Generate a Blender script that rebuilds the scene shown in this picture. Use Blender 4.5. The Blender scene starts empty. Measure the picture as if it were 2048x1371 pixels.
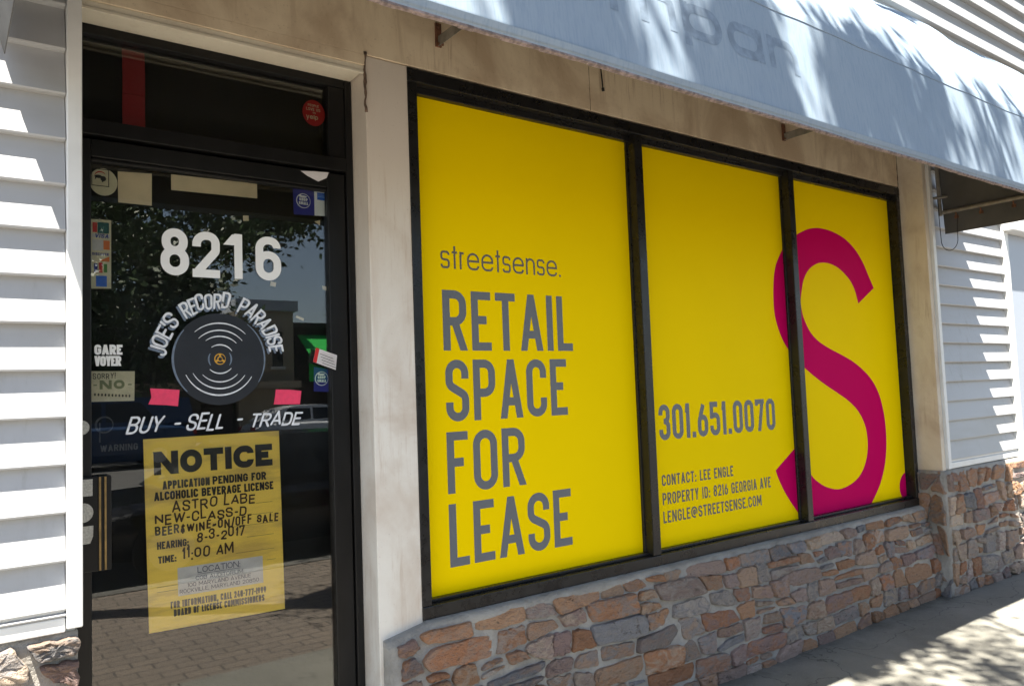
import bpy, bmesh, math, random
import numpy as np
from mathutils import Matrix, Vector

S = bpy.context.scene
COL = S.collection
Z0 = 1.48                     # camera height above the pavement; tables below are relative to the camera
R = math.radians

# ------------------------------------------------------------------ camera
cd = bpy.data.cameras.new("camera"); cam = bpy.data.objects.new("camera", cd); COL.objects.link(cam)
cd.sensor_width = 36; cd.sensor_fit = 'HORIZONTAL'; cd.lens = 27.334; cd.clip_start = .05; cd.clip_end = 500
_r = Vector((0.8053547552, -0.5916464818, -0.0368532055))
_u = Vector((-0.0080762173, -0.0731139079, 0.9972908960))
_f = Vector((0.5927381318, 0.8028753309, 0.0636608989))
cam.matrix_world = Matrix(((_r.x, _u.x, -_f.x, 0), (_r.y, _u.y, -_f.y, -2.75), (_r.z, _u.z, -_f.z, Z0), (0, 0, 0, 1)))
S.camera = cam

# ------------------------------------------------------------------ light
SUN = Vector((-.29, -.227, 1)).normalized()
elev = math.asin(SUN.z); az = math.atan2(SUN.x, SUN.y)
W = bpy.data.worlds.new("World"); S.world = W; W.use_nodes = True
nt = W.node_tree; nt.nodes.clear()
sky = nt.nodes.new('ShaderNodeTexSky'); sky.sky_type = 'NISHITA'; sky.sun_disc = False
sky.sun_elevation = elev; sky.sun_rotation = az; sky.air_density = 1.0; sky.dust_density = .6; sky.ozone_density = 1.2
bg = nt.nodes.new('ShaderNodeBackground'); bg.inputs[1].default_value = .055
wo = nt.nodes.new('ShaderNodeOutputWorld')
hs = nt.nodes.new('ShaderNodeHueSaturation'); hs.inputs['Saturation'].default_value = .82
nt.links.new(sky.outputs[0], hs.inputs['Color']); nt.links.new(hs.outputs[0], bg.inputs[0]); nt.links.new(bg.outputs[0], wo.inputs[0])
sl = bpy.data.lights.new("sun", 'SUN'); sl.energy = 4.8; sl.angle = R(.53); sl.color = (1, .94, .83)
so = bpy.data.objects.new("sun", sl); COL.objects.link(so)
so.rotation_euler = (-SUN).to_track_quat('-Z', 'Y').to_euler(); so.location = (-5, -5, 20)
S.view_settings.view_transform = 'Standard'; S.view_settings.look = 'None'
S.view_settings.gamma = 1; S.view_settings.exposure = 2.24
S.render.engine = 'CYCLES'
S.cycles.max_bounces = 10; S.cycles.transparent_max_bounces = 12

# ------------------------------------------------------------------ materials
def nodes(name):
    m = bpy.data.materials.new(name); m.use_nodes = True
    t = m.node_tree; return m, t, t.nodes['Principled BSDF']
def pos(t):
    g = t.nodes.new('ShaderNodeNewGeometry'); return g.outputs['Position']
def mapping(t, scale, rot=(0, 0, 0)):
    mp = t.nodes.new('ShaderNodeMapping'); mp.inputs['Scale'].default_value = scale; mp.inputs['Rotation'].default_value = rot
    t.links.new(pos(t), mp.inputs['Vector']); return mp.outputs[0]
def noise(t, scale=(1, 1, 1), s=5., detail=4., rough=.55, rot=(0, 0, 0), dist=0.):
    n = t.nodes.new('ShaderNodeTexNoise'); n.inputs['Scale'].default_value = s; n.inputs['Detail'].default_value = detail
    n.inputs['Roughness'].default_value = rough; n.inputs['Distortion'].default_value = dist
    t.links.new(mapping(t, scale, rot), n.inputs['Vector']); return n.outputs['Fac']
def ramp(t, src, a, b, lo=0., hi=1.):
    n = t.nodes.new('ShaderNodeMapRange'); n.inputs[1].default_value = a; n.inputs[2].default_value = b
    n.inputs[3].default_value = lo; n.inputs[4].default_value = hi; n.interpolation_type = 'SMOOTHSTEP'
    t.links.new(src, n.inputs[0]); return n.outputs[0]
def math2(t, op, a, b):
    n = t.nodes.new('ShaderNodeMath'); n.operation = op
    for i, v in enumerate((a, b)):
        if isinstance(v, (int, float)): n.inputs[i].default_value = v
        else: t.links.new(v, n.inputs[i])
    return n.outputs[0]
def mixc(t, f, a, b):
    n = t.nodes.new('ShaderNodeMix'); n.data_type = 'RGBA'
    for i, v in ((0, f), (6, a), (7, b)):
        if isinstance(v, (int, float)): n.inputs[i].default_value = v
        elif isinstance(v, tuple): n.inputs[i].default_value = (*v, 1)
        else: t.links.new(v, n.inputs[i])
    return n.outputs[2]
def bump(t, b, h, strength=.2, dist=.01):
    n = t.nodes.new('ShaderNodeBump'); n.inputs['Strength'].default_value = strength; n.inputs['Distance'].default_value = dist
    t.links.new(h, n.inputs['Height']); t.links.new(n.outputs[0], b.inputs['Normal'])
def plain(name, col, rough=.5, var=.0, vs=12., bs=0., bscale=60., metal=0., spec=.5, stretch=(1, 1, 1)):
    m, t, b = nodes(name)
    b.inputs['Roughness'].default_value = rough; b.inputs['Metallic'].default_value = metal
    b.inputs['Specular IOR Level'].default_value = spec
    if var:
        f = ramp(t, noise(t, stretch, vs, 5), .3, .7)
        dk = tuple(c*(1-var) for c in col)
        t.links.new(mixc(t, f, dk, col), b.inputs['Base Color'])
    else: b.inputs['Base Color'].default_value = (*col, 1)
    if bs: bump(t, b, noise(t, stretch, bscale, 4), bs, .004)
    return m

M = {}
def painted_wall(name, base, dirt, amount, film=0):
    m, t, b = nodes(name); b.inputs['Roughness'].default_value = .6
    big = ramp(t, noise(t, (1, 1, .8), 2.3, 6, .6, dist=.6), .44, .7)
    streak = ramp(t, noise(t, (9, 9, .9), 2.0, 5, .6, (0, R(16), 0), .4), .5, .72)
    f = math2(t, 'MULTIPLY', math2(t, 'MAXIMUM', big, math2(t, 'MULTIPLY', streak, .65)), amount)
    fine = noise(t, (1, 1, 1), 90., 3)
    c = mixc(t, f, base, dirt)
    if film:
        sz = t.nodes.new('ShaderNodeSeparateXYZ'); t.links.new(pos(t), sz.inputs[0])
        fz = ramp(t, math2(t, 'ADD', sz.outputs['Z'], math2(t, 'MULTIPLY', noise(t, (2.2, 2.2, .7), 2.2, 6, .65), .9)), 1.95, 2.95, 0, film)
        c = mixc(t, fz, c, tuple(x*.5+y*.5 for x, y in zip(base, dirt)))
    wipe = ramp(t, noise(t, (26, 26, 1.6), 1.6, 6, .7, (0, R(13), 0), .5), .50, .68)
    patch = ramp(t, noise(t, (1, 1, .55), 3.1, 2), .48, .66, 0, .6)
    c = mixc(t, math2(t, 'MULTIPLY', math2(t, 'MULTIPLY', wipe, patch), amount*1.7), c, dirt)
    c = mixc(t, ramp(t, fine, .62, .75, 0, .25), c, tuple(x*.6 for x in dirt))
    t.links.new(c, b.inputs['Base Color']); bump(t, b, noise(t, (1, 1, 1), 45., 5), .12, .004)
    return m
M['fascia'] = painted_wall('painted_fascia', (.76, .645, .475), (.36, .24, .145), .6)
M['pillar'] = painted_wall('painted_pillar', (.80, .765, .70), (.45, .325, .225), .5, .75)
M['cream'] = painted_wall('cream_trim', (.72, .67, .55), (.45, .36, .26), .3)
M['beige'] = painted_wall('beige_return', (.68, .61, .50), (.38, .28, .19), .65)

m, t, b = nodes('vinyl_siding'); b.inputs['Roughness'].default_value = .42
f = ramp(t, noise(t, (.5, 1, 3), 1.7, 5), .4, .75)
g = math2(t, 'MULTIPLY', ramp(t, noise(t, (11, 11, .7), 2.2, 6, .7), .5, .74, 0, .55), ramp(t, noise(t, (1, 1, 1), 1.9, 3), .42, .66))
t.links.new(mixc(t, g, mixc(t, f, (.43, .44, .455), (.385, .385, .38)), (.26, .25, .235)), b.inputs['Base Color'])
bump(t, b, noise(t, (2.2, 20, 60), 2.4, 5, .6, dist=.8), .10, .003); M['siding'] = m
M['trim'] = plain('white_trim', (.76, .77, .76), .4, .08, 9, .08, 40)
M['bronze'] = plain('dark_bronze_metal', (.016, .0155, .016), .27, .35, 14, .03, 80, 0, .4)
for nm in ('bronze',):
    t_ = M[nm].node_tree; b_ = t_.nodes['Principled BSDF']; old = b_.inputs['Base Color'].links[0].from_socket
    scr = ramp(t_, noise(t_, (1, 1, 1), 55., 5, .75), .66, .74, 0, .7)
    t_.links.new(mixc(t_, scr, old, (.085, .08, .075)), b_.inputs['Base Color'])
    t_.links.new(ramp(t_, noise(t_, (1, 1, 1), 7., 5, .7), .3, .7, .2, .42), b_.inputs['Roughness'])
M['bronze2'] = plain('worn_black_metal', (.0105, .010, .010), .40, .5, 9, .05, 60, 0, .28, (1, 1, .3))
M['black'] = plain('black_rubber', (.006, .006, .006), .7)
M['interior'] = plain('dark_interior', (.008, .008, .009), .9)
M['yellow'] = plain('yellow_vinyl', (.97, .69, .0), .5, .02, 2.0, .02, 5, 0, .02)
M['magenta'] = plain('magenta_vinyl', (.58, .0005, .105), .5, 0, 1, .02, 5, 0, .02)
M['greyink'] = plain('grey_ink', (.135, .145, .16), .4)
M['greyink2'] = plain('warm_grey_ink', (.13, .115, .085), .4)
M['white'] = plain('white_vinyl', (.85, .86, .86), .4)
M['brush'] = plain('brushed_white_paint', (.82, .85, .9), .5, .25, 60)
M['brushblue'] = plain('blue_grey_paint', (.17, .22, .30), .5, .3, 60)
M['disc'] = plain('record_black_paint', (.012, .015, .022), .45, .3, 14)
M['gold'] = plain('gold_paint', (.62, .33, .03), .5)
M['ink'] = plain('black_ink', (.012, .01, .01), .5)
M['fadeink'] = plain('faded_ink', (.10, .085, .07), .6, .7, 45)
M['marker'] = plain('brown_marker', (.045, .018, .008), .6)
m, t, b = nodes('notice_card'); b.inputs['Roughness'].default_value = .55
st = ramp(t, noise(t, (3, 1, 14), 1.3, 5, .6), .44, .66, 0, .75)
t.links.new(mixc(t, st, (.95, .67, .11), (.60, .40, .10)), b.inputs['Base Color']); M['notice'] = m
M['paper'] = plain('white_paper', (.68, .65, .66), .6, .2, 18)
M['cream_card'] = plain('cream_card', (.80, .64, .42), .6, .12, 16)
M['pale_card'] = plain('pale_card', (.76, .68, .48), .6, .15, 30)
M['paleink'] = plain('pale_green_ink', (.22, .24, .13), .6)
M['pinktape'] = plain('pink_tape', (.86, .05, .14), .5, .12, 60, .3, 90)
M['blue'] = plain('blue_sticker', (.015, .018, .26), .4)
M['blue2'] = plain('bright_blue_ink', (.02, .13, .62), .4)
M['red'] = plain('red_sticker', (.55, .012, .015), .45)
M['redbanner'] = plain('red_cloth', (.30, .006, .01), .6)
M['teal'] = plain('teal_ink', (.01, .10, .11), .5)
M['orange'] = plain('orange_ink', (.75, .16, .02), .5)
M['greenink'] = plain('green_ink', (.05, .22, .04), .5)
M['dimgrey'] = plain('dim_grey_print', (.085, .085, .08), .6, .5, 70)
M['steel'] = plain('pitted_aluminium', (.50, .49, .45), .45, .35, 160, .1, 200, .3)
M['brass'] = plain('brassy_strip', (.36, .235, .09), .4, .4, 30, 0, 1, .5)
M['grime'] = plain('old_sealant', (.16, .105, .075), .9, .5, 40)
M['rust'] = plain('rusty_steel', (.20, .085, .045), .75, .6, 40, .3, 90)
M['pipe'] = plain('galvanised_pipe', (.30, .28, .24), .5, .4, 18, .1, 60, .3)
M['hem'] = plain('frayed_hem', (.34, .27, .26), .85, .6, 60, .4, 120)

m, t, b = nodes('awning_fabric'); b.inputs['Roughness'].default_value = .62; b.inputs['Specular IOR Level'].default_value = .3
f = ramp(t, noise(t, (1, 1, .5), 1.5, 6, .6), .35, .7)
c = mixc(t, f, (.27, .34, .425), (.32, .39, .465))
f2 = ramp(t, noise(t, (34, 34, .9), 3.0, 5, .65), .42, .72, 0, .6)
t.links.new(mixc(t, f2, c, (.215, .295, .39)), b.inputs['Base Color'])
w1 = t.nodes.new('ShaderNodeTexWave'); w1.bands_direction = 'X'; w1.inputs['Scale'].default_value = 90; w1.inputs['Distortion'].default_value = 1.5
t.links.new(mapping(t, (1, 1, 1)), w1.inputs['Vector'])
hh = math2(t, 'ADD', math2(t, 'MULTIPLY', w1.outputs['Fac'], .35), math2(t, 'MULTIPLY', noise(t, (1, 1, .4), 7., 4), 2.0))
bump(t, b, hh, .25, .006); M['awning'] = m
M['ghost'] = plain('faded_lettering', (.26, .334, .428), .65, .35, 20)
M['awning_in'] = plain('awning_lining', (.10, .10, .098), .8, .25, 6, .1, 90)

def concrete(name, c0, c1, sp):
    m, t, b = nodes(name); b.inputs['Roughness'].default_value = .9
    f = ramp(t, noise(t, (1, 1, 1), 1.6, 8, .65), .3, .72)
    c = mixc(t, f, c0, c1)
    c = mixc(t, ramp(t, noise(t, (1, 1, 1), 140., 2), .55, .75, 0, .5), c, tuple(x*1.35 for x in c1))
    c = mixc(t, ramp(t, noise(t, (1, 1, 1), 13., 6, .7), .60, .72, 0, .5), c, tuple(x*.5 for x in c0))
    if sp == 2:
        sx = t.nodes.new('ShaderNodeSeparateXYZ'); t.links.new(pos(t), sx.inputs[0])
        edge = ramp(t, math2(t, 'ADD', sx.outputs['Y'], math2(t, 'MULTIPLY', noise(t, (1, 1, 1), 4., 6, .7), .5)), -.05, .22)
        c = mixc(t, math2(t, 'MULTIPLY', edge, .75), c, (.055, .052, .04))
        v = t.nodes.new('ShaderNodeTexVoronoi'); v.inputs['Scale'].default_value = 5.5; t.links.new(pos(t), v.inputs['Vector'])
        c = mixc(t, ramp(t, v.outputs['Distance'], .06, .11, .55, 0), c, (.07, .068, .06))
        cr = t.nodes.new('ShaderNodeTexVoronoi'); cr.feature = 'DISTANCE_TO_EDGE'; cr.inputs['Scale'].default_value = .8
        wv = t.nodes.new('ShaderNodeVectorMath'); wv.operation = 'ADD'; t.links.new(pos(t), wv.inputs[0])
        nz = t.nodes.new('ShaderNodeTexNoise'); nz.inputs['Scale'].default_value = 3.; nz.inputs['Detail'].default_value = 6
        t.links.new(pos(t), nz.inputs['Vector']); t.links.new(nz.outputs['Color'], wv.inputs[1]); t.links.new(wv.outputs[0], cr.inputs['Vector'])
        c = mixc(t, ramp(t, cr.outputs['Distance'], .002, .007, .6, 0), c, (.05, .05, .045))
    t.links.new(c, b.inputs['Base Color'])
    bump(t, b, math2(t, 'ADD', noise(t, (1, 1, 1), 180., 3), math2(t, 'MULTIPLY', noise(t, (1, 1, 1), 9., 5), 2.)), .35, .006); return m
M['concrete'] = concrete('pavement_concrete', (.165, .16, .138), (.245, .237, .208), 2)
M['asphalt'] = concrete('road_asphalt', (.085, .083, .08), (.12, .118, .112), 1)
M['kerb'] = concrete('kerb_concrete', (.11, .105, .095), (.17, .165, .15), 1)
m, t, b = nodes('brick_paving'); b.inputs['Roughness'].default_value = .9
bk = t.nodes.new('ShaderNodeTexBrick'); bk.inputs['Scale'].default_value = 1; bk.inputs['Brick Width'].default_value = .2
bk.inputs['Row Height'].default_value = .1; bk.inputs['Mortar Size'].default_value = .006
bk.inputs['Color1'].default_value = (.225, .185, .15, 1); bk.inputs['Color2'].default_value = (.19, .158, .13, 1); bk.inputs['Mortar'].default_value = (.075, .065, .055, 1)
t.links.new(mapping(t, (1, 1, 1)), bk.inputs['Vector'])
t.links.new(mixc(t, ramp(t, noise(t, (1, 1, 1), 5., 6), .4, .7, 0, .5), bk.outputs['Color'], (.20, .165, .135)), b.inputs['Base Color'])
bump(t, b, math2(t, 'SUBTRACT', math2(t, 'MULTIPLY', noise(t, (1, 1, 1), 60., 4), .4), bk.outputs['Fac']), .6, .008); M['paver'] = m

m, t, b = nodes('mortar'); b.inputs['Roughness'].default_value = .95
f = ramp(t, noise(t, (1, 1, 1), 9., 6, .65), .3, .7)
c = mixc(t, f, (.27, .255, .23), (.38, .36, .325))
t.links.new(mixc(t, ramp(t, noise(t, (1, 1, 1), 2.2, 4), .55, .75, 0, .6), c, (.17, .155, .13)), b.inputs['Base Color'])
bump(t, b, math2(t, 'ADD', noise(t, (1, 1, 1), 130., 4), math2(t, 'MULTIPLY', noise(t, (1, 1, 1), 22., 5), 2.5)), .55, .010); M['mortar'] = m
m, t, b = nodes('field_stone'); b.inputs['Roughness'].default_value = .88
at = t.nodes.new('ShaderNodeAttribute'); at.attribute_name = 'tint'
at2 = t.nodes.new('ShaderNodeAttribute'); at2.attribute_name = 'tint2'
f = ramp(t, noise(t, (1, 1, 1.8), 11., 6, .65, dist=1.2), .42, .60)
c = mixc(t, f, at.outputs['Color'], at2.outputs['Color'])
c = mixc(t, ramp(t, noise(t, (1, 1, 2.2), 38., 6, .7), .52, .72, 0, .55), c, (.34, .30, .27))
c = mixc(t, ramp(t, noise(t, (1, 1, 1), 24., 5, .7), .60, .70, 0, .75), c, (.10, .075, .06))
t.links.new(c, b.inputs['Base Color'])
bump(t, b, math2(t, 'ADD', noise(t, (1, 1, 2.), 85., 5, .65), math2(t, 'MULTIPLY', noise(t, (1, 1, 1.6), 20., 6, .6), 2.6)), 1.0, .018); M['stone'] = m

def glass_mat(name, tint, k):
    m = bpy.data.materials.new(name); m.use_nodes = True; t = m.node_tree; t.nodes.clear()
    o = t.nodes.new('ShaderNodeOutputMaterial'); mx = t.nodes.new('ShaderNodeMixShader')
    tr = t.nodes.new('ShaderNodeBsdfTransparent'); tr.inputs[0].default_value = (*tint, 1)
    gl = t.nodes.new('ShaderNodeBsdfGlossy'); gl.inputs['Roughness'].default_value = .002; gl.inputs[0].default_value = (1, 1, 1, 1)
    fr = t.nodes.new('ShaderNodeFresnel'); fr.inputs[0].default_value = 1.5
    t.links.new(math2(t, 'MULTIPLY', fr.outputs[0], k), mx.inputs[0]); t.links.new(tr.outputs[0], mx.inputs[1])
    t.links.new(gl.outputs[0], mx.inputs[2]); t.links.new(mx.outputs[0], o.inputs[0]); return m
M['glass'] = glass_mat('door_glass', (.96, .97, .95), 1.2)
M['car_glass'] = plain('car_glass', (.01, .012, .014), .05)
M['leaf'] = plain('leaf_green', (.05, .095, .022), .5, .5, 1.2)
M['leaf2'] = plain('leaf_green_far', (.06, .10, .03), .5, .5, .8)
M['bark'] = plain('tree_bark', (.09, .07, .055), .9, .5, 14, .6, 30, stretch=(1, 1, .25))
M['stucco'] = plain('tan_stucco', (.42, .36, .27), .9, .12, 1.5, .1, 40)
M['bluegrey'] = plain('pale_cornice', (.46, .49, .53), .8)
M['darkbrick'] = plain('dark_brick', (.07, .055, .05), .9, .3, 4)
M['roofwhite'] = plain('white_parapet', (.62, .63, .64), .8)
M['greenfab'] = plain('green_fabric', (.02, .55, .08), .7)
M['silver'] = plain('silver_paint', (.55, .57, .60), .3)
M['carblack'] = plain('black_paint', (.008, .009, .012), .15)
M['carblue'] = plain('blue_paint', (.02, .05, .12), .25)
M['tyre'] = plain('tyre_rubber', (.012, .012, .012), .8)
M['rim'] = plain('alloy_rim', (.35, .35, .36), .35, metal=.6)
M['tail'] = plain('red_lens', (.4, .01, .01), .3)

# ------------------------------------------------------------------ object helpers
def tag(o, label=None, cat=None, group=None, kind=None):
    for k, v in (('label', label), ('category', cat), ('group', group), ('kind', kind)):
        if v: o[k] = v
    return o
def empty(name, loc, label=None, cat=None, group=None):
    o = bpy.data.objects.new(name, None); COL.objects.link(o); o.location = (loc[0], loc[1], loc[2]+Z0); o.empty_display_size = .1
    return tag(o, label, cat, group)
def root_loc(o):
    v = Vector((0, 0, 0))
    while o: v += o.location; o = o.parent
    return v
class MB:
    def __init__(s): s.v = []; s.f = []; s.mi = []; s.m = 0
    def quad(s, *p):
        n = len(s.v); s.v += [tuple(q) for q in p]; s.f.append(tuple(range(n, n+len(p)))); s.mi.append(s.m)
    def box(s, x0, x1, y0, y1, z0, z1):
        n = len(s.v)
        s.v += [(x, y, z) for x in (x0, x1) for y in (y0, y1) for z in (z0, z1)]
        for f in ((0, 1, 3, 2), (4, 6, 7, 5), (0, 4, 5, 1), (2, 3, 7, 6), (0, 2, 6, 4), (1, 5, 7, 3)):
            s.f.append(tuple(n+i for i in f)); s.mi.append(s.m)
    def tube(s, pts, r, seg=10, cap=True):
        pts = [Vector(p) for p in pts]; rr = r if isinstance(r, (list, tuple)) else [r]*len(pts)
        n = len(s.v); pd = None
        for i, p in enumerate(pts):
            d = (pts[min(i+1, len(pts)-1)]-pts[max(i-1, 0)]).normalized()
            if pd is None: a = d.orthogonal().normalized()
            else: a = (a-d*a.dot(d)).normalized()
            pd = d; b_ = d.cross(a)
            for k in range(seg):
                an = 2*math.pi*k/seg; s.v.append(tuple(p+(a*math.cos(an)+b_*math.sin(an))*rr[i]))
        for i in range(len(pts)-1):
            for k in range(seg):
                k2 = (k+1) % seg
                s.f.append((n+i*seg+k, n+i*seg+k2, n+(i+1)*seg+k2, n+(i+1)*seg+k)); s.mi.append(s.m)
        if cap:
            s.f.append(tuple(n+k for k in reversed(range(seg)))); s.mi.append(s.m)
            e = n+(len(pts)-1)*seg; s.f.append(tuple(e+k for k in range(seg))); s.mi.append(s.m)
    def disc(s, cx, cz, rx, rz, y, seg=48, a0=0, a1=2*math.pi):
        s.quad(*[(cx+rx*math.cos(a0+(a1-a0)*k/seg), y, cz+rz*math.sin(a0+(a1-a0)*k/seg)) for k in range(seg)])
    def build(s, name, mat, parent=None, bevel=0., smooth=False, loc=None, weld=False, solid=0.):
        me = bpy.data.meshes.new(name)
        if not s.v: return None
        V = np.array(s.v, float); V[:, 2] += Z0
        if parent is not None: off = np.array(root_loc(parent))
        elif loc is not None: off = np.array((loc[0], loc[1], loc[2]+Z0))
        else: off = np.array(((V[:, 0].min()+V[:, 0].max())/2, (V[:, 1].min()+V[:, 1].max())/2, V[:, 2].min()))
        me.from_pydata((V-off).tolist(), [], s.f)
        mats = mat if isinstance(mat, (list, tuple)) else [mat]
        for q in mats: me.materials.append(q)
        if len(mats) > 1: me.polygons.foreach_set('material_index', s.mi)
        if smooth: me.polygons.foreach_set('use_smooth', [True]*len(me.polygons))
        me.validate(); me.update()
        o = bpy.data.objects.new(name, me); COL.objects.link(o)
        if parent is not None: o.parent = parent
        else: o.location = off
        if weld:
            bm = bmesh.new(); bm.from_mesh(me); bmesh.ops.remove_doubles(bm, verts=bm.verts, dist=1e-5); bm.to_mesh(me); bm.free()
        if solid:
            q = o.modifiers.new('solid', 'SOLIDIFY'); q.thickness = solid; q.offset = 0
        if bevel:
            q = o.modifiers.new('bevel', 'BEVEL'); q.width = bevel; q.segments = 2; q.limit_method = 'ANGLE'; q.angle_limit = R(40)
            q.harden_normals = False
        return o

# ------------------------------------------------------------------ stroke lettering
r_ = 1
def box_closed(x0=0, y0=0, x1=1, y1=1): return ('C', [((x0, y0), 1), ((x0, y1), 1), ((x1, y1), 1), ((x1, y0), 1)])
def P(*pts): return ('P', [((p[0], p[1]), p[2] if len(p) > 2 else 0) for p in pts])
def D(x0, y0, x1, y1): return ('D', (x0, y0, x1, y1))
G = {
 'A': (1.08, [D(0, 0, .5, 1), D(1, 0, .5, 1), P((.2, .25), (.8, .25))]),
 'B': (1, [P((0, 0), (0, 1), (1, 1, 1), (1, .53, 1), (0, .53, -1)), P((0, .53), (1, .53, 1), (1, 0, 1), (0, 0))]),
 'C': (1, [P((1, .70), (1, 1, 1), (0, 1, 1), (0, 0, 1), (1, 0, 1), (1, .30))]),
 'D': (1, [P((0, .3), (0, 0), (1, 0, 1), (1, 1, 1), (0, 1), (0, .3))]),
 'E': (.86, [P((1, 1), (0, 1), (0, 0), (1, 0)), P((0, .52), (.92, .52))]),
 'F': (.84, [P((1, 1), (0, 1), (0, 0)), P((0, .5), (.92, .5))]),
 'G': (1, [P((1, .72), (1, 1, 1), (0, 1, 1), (0, 0, 1), (1, 0, 1), (1, .48), (.52, .48))]),
 'H': (1, [P((0, 0), (0, 1)), P((1, 0), (1, 1)), P((0, .5), (1, .5))]),
 'I': (0, [P((0, 0), (0, 1))]),
 'J': (.8, [P((1, 1), (1, 0, 1), (0, 0, 1), (0, .28))]),
 'K': (1, [P((0, 0), (0, 1)), D(.12, .38, 1, 1), D(1, 0, .36, .58)]),
 'L': (.78, [P((0, 1), (0, 0), (1, 0))]),
 'M': (1.35, [P((0, 0), (0, 1)), P((1, 0), (1, 1)), D(.5, .22, 0.03, 1), D(.5, .22, .97, 1)]),
 'N': (1.08, [P((0, 0), (0, 1)), P((1, 0), (1, 1)), D(1, 0, 0, 1)]),
 'O': (1, [box_closed()]),
 'P': (1, [P((0, 0), (0, 1), (1, 1, 1), (1, .44, 1), (0, .44, -1))]),
 'Q': (1, [box_closed(), D(1.05, -.05, .6, .3)]),
 'R': (1, [P((0, 0), (0, 1), (1, 1, 1), (1, .48, 1), (0, .48, -1)), D(1.02, 0, .5, .48)]),
 'S': (1, [P((1, .72), (1, 1, 1), (0, 1, 1), (0, .60, .8), (1, .40, .8), (1, 0, 1), (0, 0, 1), (0, .28))]),
 'T': (.92, [P((0, 1), (1, 1)), P((.5, 0), (.5, 1))]),
 'U': (1, [P((0, 1), (0, 0, 1), (1, 0, 1), (1, 1))]),
 'V': (1.05, [D(.5, 0, 0, 1), D(.5, 0, 1, 1)]),
 'W': (1.5, [D(.26, 0, 0, 1), D(.26, 0, .5, .92), D(.74, 0, .5, .92), D(.74, 0, 1, 1)]),
 'X': (1, [D(0, 0, 1, 1), D(1, 0, 0, 1)]),
 'Y': (1, [D(.5, .42, 0, 1), D(.5, .42, 1, 1), P((.5, 0), (.5, .45))]),
 'Z': (1, [P((0, 1), (1, 1)), D(0, 0, 1, 1), P((0, 0), (1, 0))]),
 '0': (1, [box_closed()]),
 '1': (.42, [P((1, 0), (1, 1)), D(-.1, .74, .9, .98)]),
 '2': (1, [P((0, .70), (0, 1, 1), (1, 1, 1), (1, .60, .5), (.02, 0.02)), P((0, 0), (1, 0))]),
 '3': (1, [P((0, .74), (0, 1, 1), (1, 1, 1), (1, .53, 1), (.4, .53)), P((.4, .53), (1, .53, 1), (1, 0, 1), (0, 0, 1), (0, .26))]),
 '4': (1, [D(0, .24, .62, 1), P((0, .24), (1, .24)), P((.75, 0), (.75, .55))]),
 '5': (1, [P((.95, 1), (.04, 1), (.02, .50)), P((.02, .55), (.12, .62, .3), (1, .62, 1), (1, 0, 1), (0, 0, 1), (0, .26))]),
 '6': (1, [box_closed(0, 0, 1, .58), P((0, .3), (.02, .45), (.62, 1.02))]),
 'ô': (1, [box_closed(0, 0, 1, .60), P((.99, .80), (.97, 1, .9), (0, 1, 1), (0, .25))]),
 '7': (1, [P((0, .86), (0, 1), (1, 1)), D(.3, 0, 1, 1)]),
 '8': (1, [box_closed(0, 0, 1, .54), box_closed(.06, .54, .94, 1)]),
 '9': (1, [box_closed(0, .42, 1, 1), P((1, .7), (.98, .55), (.38, -.02))]),
 '.': (0, [('B', 0)]), ',': (0, [('B', 0), D(-.2, -.12, .1, .05)]), ':': (0, [('B', 0), ('B', .52)]),
 '-': (.5, [P((0, .46), (1, .46))]), '~': (.8, [P((0, .38), (.25, .56, .3), (.7, .36, .3), (1, .54))]),
 '/': (.55, [D(0, -.12, 1, 1.12)]), "'": (0, [P((0, .72), (0, 1.02))]), '!': (0, [('B', 0), P((0, .25), (0, 1))]),
 '@': (1.6, [P((.72, 0), (0, 0, 1), (0, 1, 1), (1, 1, 1), (1, .3)), box_closed(.36, .30, .66, .70)]),
 '&': (.8, [P((1, .9), (.2, .9, .3), (.2, .55), (.7, .5)), P((.3, .5), (0, .45, .3), (0, .1, .3), (.9, .1), (.9, .35)), P((.5, -.1), (.5, 1.08))]),
 # lower case, unit = x-height
 'o': (.95, [box_closed()]),
 's': (.72, [P((1, .80), (1, 1, .6), (0, 1, .6), (0, .52, .6), (1, .48, .6), (1, 0, .6), (0, 0, .6), (0, .2))]),
 't': (.42, [P((.5, 0), (.5, 1.42)), P((0, 1), (1, 1))]),
 'r': (.42, [P((0, 0), (0, 1)), P((0, .62), (.1, .98, .6), (1, 1))]),
 'e': (1, [P((0, .52, -1), (1, .52), (1, 1, 1), (0, 1, 1), (0, 0, 1), (.9, 0, .6), (1, .22))]),
 'n': (.82, [P((0, 0), (0, 1)), P((0, .5), (0, 1, 1), (1, 1, 1), (1, 0))]),
 'm': (1.35, [P((0, 0), (0, 1)), P((0, .6), (0, 1, .6), (.5, 1, .6), (.5, 0)), P((.5, .6), (.5, 1, .6), (1, 1, .6), (1, 0))]),
 'p': (.9, [P((0, -.5), (0, 1)), box_closed()]),
 'a': (.9, [box_closed(), P((1, 0), (1, 1))]),
 'y': (.9, [D(.5, 0, 0, 1), D(.3, -.5, 1, 1)]),
 'l': (0, [P((0, 0), (0, 1.45))]),
}
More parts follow.
